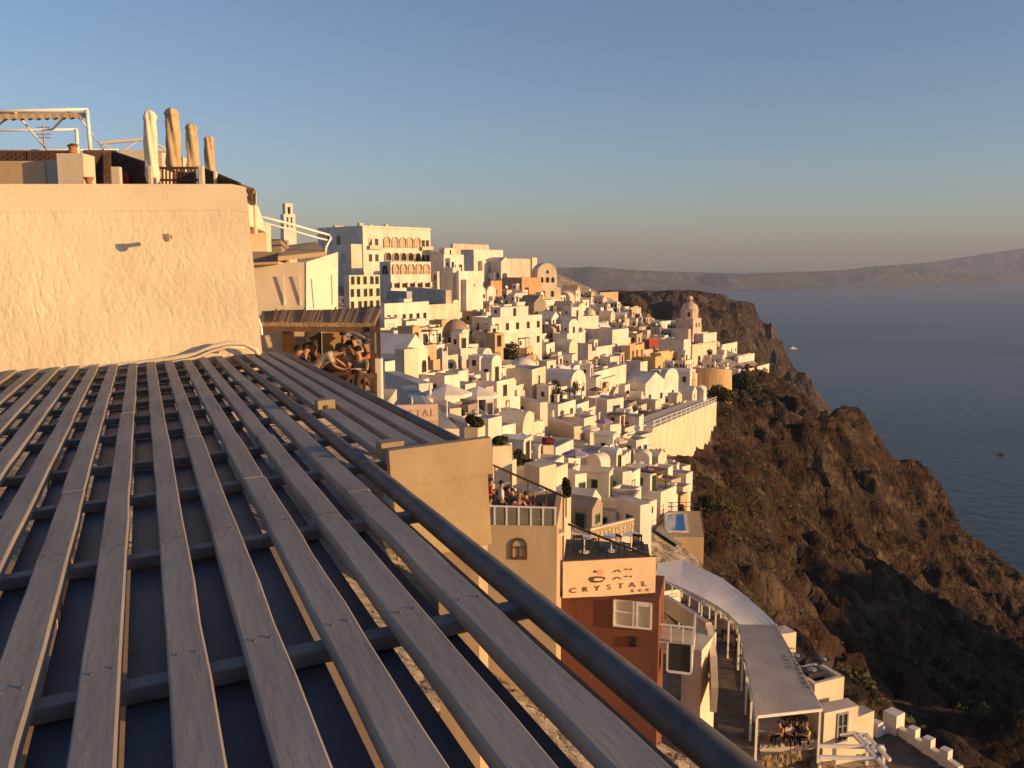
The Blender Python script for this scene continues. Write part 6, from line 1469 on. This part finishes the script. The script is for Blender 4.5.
def person_meshes(kind):
    if kind in _pp: return _pp[kind]
    (pel, ch, nk, hd), (kn, an, to, el, ha) = pose(kind); fwd = Vector((0,-1,0)); up = (hd-nk).normalized()
    J = [pel, pel.lerp(ch,.5), ch, nk, hd+up*-.02, hd+up*.08]; E = [(0,1),(1,2),(2,3),(3,4),(4,5)]; Rr = [(.14,.11),(.125,.10),(.15,.11),.055,(.078,.092),(.072,.085)]
    Jn = len(J); J.append(hd + fwd*.115 + up*.0); E.append((4,Jn)); Rr.append(.014)   # nose
    for s_, q in ((-1,0),(1,1)):
        i = len(J); hip = pel + Vector((.09*s_,0,-.04)); J += [hip, kn[q], an[q], to[q]]; E += [(0,i),(i,i+1),(i+1,i+2),(i+2,i+3)]; Rr += [.088,.058,.040,.034]
        i = len(J); sh = ch + Vector((.18*s_,0,.07)); hv = (ha[q]-el[q]).normalized(); J += [sh, el[q], ha[q], ha[q]+hv*.07]; E += [(2,i),(i,i+1),(i+1,i+2),(i+2,i+3)]; Rr += [.058,.042,.027,(.036,.018)]
        side = hv.cross(Vector((0,0,1))).normalized(); palm = i+3
        for f, (o, ln) in enumerate(((-.030,.072),(-.010,.085),(.010,.080),(.030,.062))):
            k = len(J); a = ha[q]+hv*.09+side*o; J += [a, a+hv*ln*.55+Vector((0,0,-.008)), a+hv*ln+Vector((0,0,-.03))]; E += [(palm,k),(k,k+1),(k+1,k+2)]; Rr += [.0095,.009,.007]
        k = len(J); a = ha[q]+hv*.03-side*.035*s_; J += [a, a+hv*.05-side*.015*s_]; E += [(i+2,k),(k,k+1)]; Rr += [.011,.009]
    body = skin_mesh('body', J, E, Rr)
    J = [pel+Vector((0,0,.0)), pel.lerp(ch,.5), ch, ch.lerp(nk,.6)]; E = [(0,1),(1,2),(2,3)]; Rr = [(.165,.135),(.15,.125),(.175,.135),.085]
    for s_, q in ((-1,0),(1,1)):
        i = len(J); sh = ch + Vector((.18*s_,0,.07)); J += [sh, sh.lerp(el[q],.75)]; E += [(2,i),(i,i+1)]; Rr += [.078,.066]
    shirt = skin_mesh('shirt', J, E, Rr)
    J = [pel, pel.lerp(ch,.2)]; E = [(0,1)]; Rr = [(.158,.13),(.15,.12)]
    for s_, q in ((-1,0),(1,1)):
        i = len(J); J += [pel+Vector((.09*s_,0,-.04)), kn[q], kn[q].lerp(an[q],.82)]; E += [(0,i),(i,i+1),(i+1,i+2)]; Rr += [.108,.080,.062]
    tro = skin_mesh('trousers', J, E, Rr)
    mb = MB(); n = 14; c = hd + up*.05; V = []
    for i in range(7):
        t = i/6*1.75
        for j in range(n):
            p = 2*PI*j/n; d = Vector((math.sin(t)*math.cos(p)*.098, math.sin(t)*math.sin(p)*.112, math.cos(t)*.105)); 
            if d.y < 0 and d.z < .03: d *= .72
            V.append(c + Vector((0,.012,.015)) + d)
    mb.add(V, [(i*n+j,i*n+(j+1)%n,(i+1)*n+(j+1)%n,(i+1)*n+j) for i in range(6) for j in range(n)]); hair = mb.mesh('hair', [M_SKIN], True)
    mb = MB()
    for s_ in (-1,1):
        e = hd + Vector((.032*s_,-.088,.035)); mb.lathe([(.001,-.010),(.009,-.005),(.009,.005),(.001,.010)],6,tuple(e))
    eyes = mb.mesh('eyes', [M_DARK], True)
    for m in (body, shirt, tro): m.materials.clear(); m.materials.append(M_SKIN)
    _pp[kind] = (body, shirt, tro, hair, eyes); return _pp[kind]
def person(p, kind, rz, shirt, tro, hair, label, skin=M_SKIN, group=None):
    t = thing('person', label, 'person', p, rz, group)
    for nm, me, m in zip(('body','shirt','trousers','hair','eyes'), person_meshes(kind), (skin, CLOTH[shirt], CLOTH[tro], HAIR[hair], M_DARK)):
        o = link(nm, me, t); o.material_slots[0].link = 'OBJECT'; o.material_slots[0].material = m
    return t
# furniture prototypes
def chair(p, rz, label, m=M_LATT, group='chairs on the terraces'):
    t = thing('terrace_chair', label, 'chair', p, rz, group)
    MB().box(-.22,.22,-.22,.22,.42,.46).build('seat', m, t); mb = MB(); mb.box(-.22,.22,.20,.23,.80,.92)
    for k in range(4): mb.box(-.19+.115*k,-.15+.115*k,.20,.225,.50,.80)
    mb.build('backrest', m, t)
    for x in (-.2,.2):
        MB().box(x-.02,x+.02,-.22,-.18,0,.42).build('leg', m, t); MB().box(x-.02,x+.02,.19,.23,0,.92).build('leg', m, t)
    return t
def table(p, label, m=M_LATT, r_=.38, group='tables on the terraces', hh=.74):
    t = thing('terrace_table', label, 'table', p, 0, group); MB().lathe([(.02,hh-.03),(r_,hh-.03),(r_,hh),(.02,hh)],18).build('tabletop', m, t); MB().tube([(0,0,.03),(0,0,hh-.03)],.035,8).build('column', m, t); MB().lathe([(.25,0),(.25,.03),(.05,.05)],14).build('base', m, t); return t
def headpt(px, py, D, hz, atf=at): p = atf(px, py, D); return Vector((p.x, p.y, p.z-hz))
# crowd under the thatched shelter : (head px, py, depth, pose, yaw, shirt, trousers, hair, label)
crowd = [(297,350.5,18.0,'sit',100,'black','navy','black','dark haired person in black, leftmost seated under the thatched shelter'),
 (304,349,18.5,'sit',95,'black','black','black','second seated person in black from the left under the shelter'),
 (313,345,19.2,'sit',60,'brown','black','brown','person in brown seated before the grey shutter'),
 (322,351,17.6,'lean',100,'beige','grey','brown','person in a beige shirt bending over the terrace table'),
 (343,336,19.4,'stand',150,'blue','black','black','standing person in blue at the back of the sheltered terrace'),
 (341,352,18.0,'phone',-20,'pink','brown','black','seated person in pink with raised hands under the shelter'),
 (355,340,19.2,'sit',-40,'beige','black','brown','person in beige seated behind the others near the post'),
 (365,344,18.6,'phone',-60,'orange','brown','brown','person in orange with raised hands beside the shelter post'),
 (359,351,17.9,'sit',-20,'grey','black','black','person in grey seated low in front of the shelter post'),
 (349,345,18.8,'sit',10,'white','navy','black','person in white seated in the middle of the sheltered group')]
HZ = dict(stand=1.62, sit=1.19, phone=1.19, lean=1.26)
for (px,py,D,kd,rz,sh,tr,hr,lb) in crowd:
    p = headpt(px,py,D,HZ[kd],at_left); p.z = FZ if kd != 'stand' else FZ
    hz = at_left(px,py,D).z - FZ
    p = at_left(px,py,D); p = Vector((p.x,p.y,p.z-HZ[kd])); person(p,kd,R(rz),sh,tr,hr,lb,M_SKIN2 if rnd.random()<.5 else M_SKIN,'people under the thatched shelter')
    if kd in ('sit','phone'):
        c = chair(p + Vector((-math.sin(R(rz))*.02, math.cos(R(rz))*.08, .02)), R(rz), 'dark chair of the ' + lb.split(' under')[0].split(' beside')[0].split(' low')[0], M_BROWN, 'chairs under the thatched shelter')
for k,(px,py,D,lb) in enumerate(((330,372,18.0,'dark round table among the people under the shelter'),(350,362,18.4,'second dark table nearer the shelter post'),(307,362,18.8,'dark table before the shutters'))):
    p = at_left(px,py,D); table(Vector((p.x,p.y,at_left(px,py,D).z-.74)), lb)
for k,(px,py,D,lb) in enumerate(((345,372,17.4,'empty slatted chair back at the near edge of the sheltered terrace'),(357,374,17.3,'second empty slatted chair right at the near terrace edge'),(367,373,17.3,'third empty slatted chair beside the shelter post'))):
    p = at_left(px,py,D); chair(p - Vector((0,0,.9)), R(175+8*k), lb, M_LATT)
# crowd on the glass railed roof terrace
crowd2 = [(490,481,38,'sit',90,'red','black','brown','person in red at the far left of the roof terrace'),(501,484,38.5,'stand',100,'white','navy','black','person in white standing at the back of the roof terrace'),
 (505,490,36.5,'sit',30,'red','black','black','person in a bright red shirt in the middle of the roof terrace'),(509,488,37.5,'sit',-10,'black','black','brown','person in black behind the bright red shirt'),
 (513,491,36.8,'sit',-30,'green','navy','brown','person in green right of the bright red shirt'),(519,496,35.5,'phone',10,'pink','brown','blond','blond person in pink with raised hands on the roof terrace'),
 (527,495,36,'sit',-60,'brown','black','brown','person in brown right of the blond person'),(489,499,34.6,'sit',60,'black','brown','black','person in black nearest the corner house'),(543,506,34.5,'sit',-70,'beige','brown','brown','person in beige alone at the right end of the roof terrace'),
 (497,494,36,'sit',80,'grey','navy','brown','person in grey seated left of the bright red shirt')]
for (px,py,D,kd,rz,sh,tr,hr,lb) in crowd2:
    d = ray(px,py); zt = FT + HZ[kd]; p = d*(zt/d.z); p = Vector((p.x,p.y,FT)); person(p,kd,R(rz),sh,tr,hr,lb,M_SKIN,'people on the glass railed roof terrace')
    if kd != 'stand': chair(p+Vector((0,.04,.02)), R(rz), 'brown chair of the ' + lb.replace(' on the roof terrace','').replace(' of the roof terrace',''), M_BROWN, 'chairs on the roof terrace')
for (px,py,lb) in ((501,503,'grey round table at the left of the roof terrace'),(522,508,'grey round table before the blond person'),(535,512,'grey round table at the right end of the roof terrace')):
    p = onz(px,py,FT); table(Vector((p.x,p.y+.7,FT)), lb, M_GREYP)
# diners below the corrugated canopy
for k,(px,py,sh,hr,lb) in enumerate(((780,723,'pink','brown','leftmost diner in pink under the corrugated canopy'),(785,720.5,'black','black','diner in black behind the pink shirt'),(790,723,'white','brown','diner in white in the middle of the canopy group'),(796,720.5,'brown','black','diner in brown behind the white shirt'),(801,723,'navy','brown','diner in navy left of the yellow shirt'),(807,725,'yellow','blond','blond diner in yellow at the right end under the canopy'))):
    d = ray(px,py); zf = -23.70; p = d*((zf+1.19)/d.z); p = Vector((p.x,p.y,zf)); person(p,'sit',R((-60,60,10,-20,70,-80)[k]),sh,'black',hr,lb,M_SKIN,'diners under the corrugated canopy')
    chair(p+Vector((0,.04,.02)), R((-60,60,10,-20,70,-80)[k]), 'dark chair of the ' + lb, M_LATT, 'chairs under the corrugated canopy')
for (px,py,lb) in ((787,731,'dark table of the diners in pink and black'),(800,731,'dark table of the diners in navy and yellow')):
    p = onz(px,py,-23.7); table(Vector((p.x,p.y,-23.7)), lb)
# bar terrace furniture behind the banner
for k,(px,py,lb) in enumerate(((578,556,'dark chair at the left of the bar terrace'),(590,548,'dark chair behind the left bar table'),(603,556,'dark chair in the middle of the bar terrace'),(622,553,'dark chair right of the middle bar table'),(638,552,'dark chair at the right end of the bar terrace'))):
    p = onz(px,py,zb+.1); chair(p, R(40*k), lb, M_METAL, 'dark chairs on the bar terrace')
for k,(px,py,lb) in enumerate(((584,552,'white topped table at the left of the bar terrace'),(611,551,'white topped table in the middle of the bar terrace'),(631,549,'white topped table at the right of the bar terrace'))):
    p = onz(px,py,zb+.1); table(p, lb, M_PAINT)
# tables under the long tarpaulin
for k in range(6):
    q = near[min(k,5)].lerp(far[min(k,5)], .45); p = Vector((q.x,q.y,-23.8)); nth = ('first','second','third','fourth','fifth','sixth')[k]
    table(p, f'dark table, {nth} along the tarpaulin canopy from the far end'); chair(p+Vector((.6,0,0)), R(90), f'dark chair right of the {nth} canopy table', M_LATT); chair(p+Vector((-.6,.1,0)), R(-90), f'dark chair left of the {nth} canopy table', M_LATT)
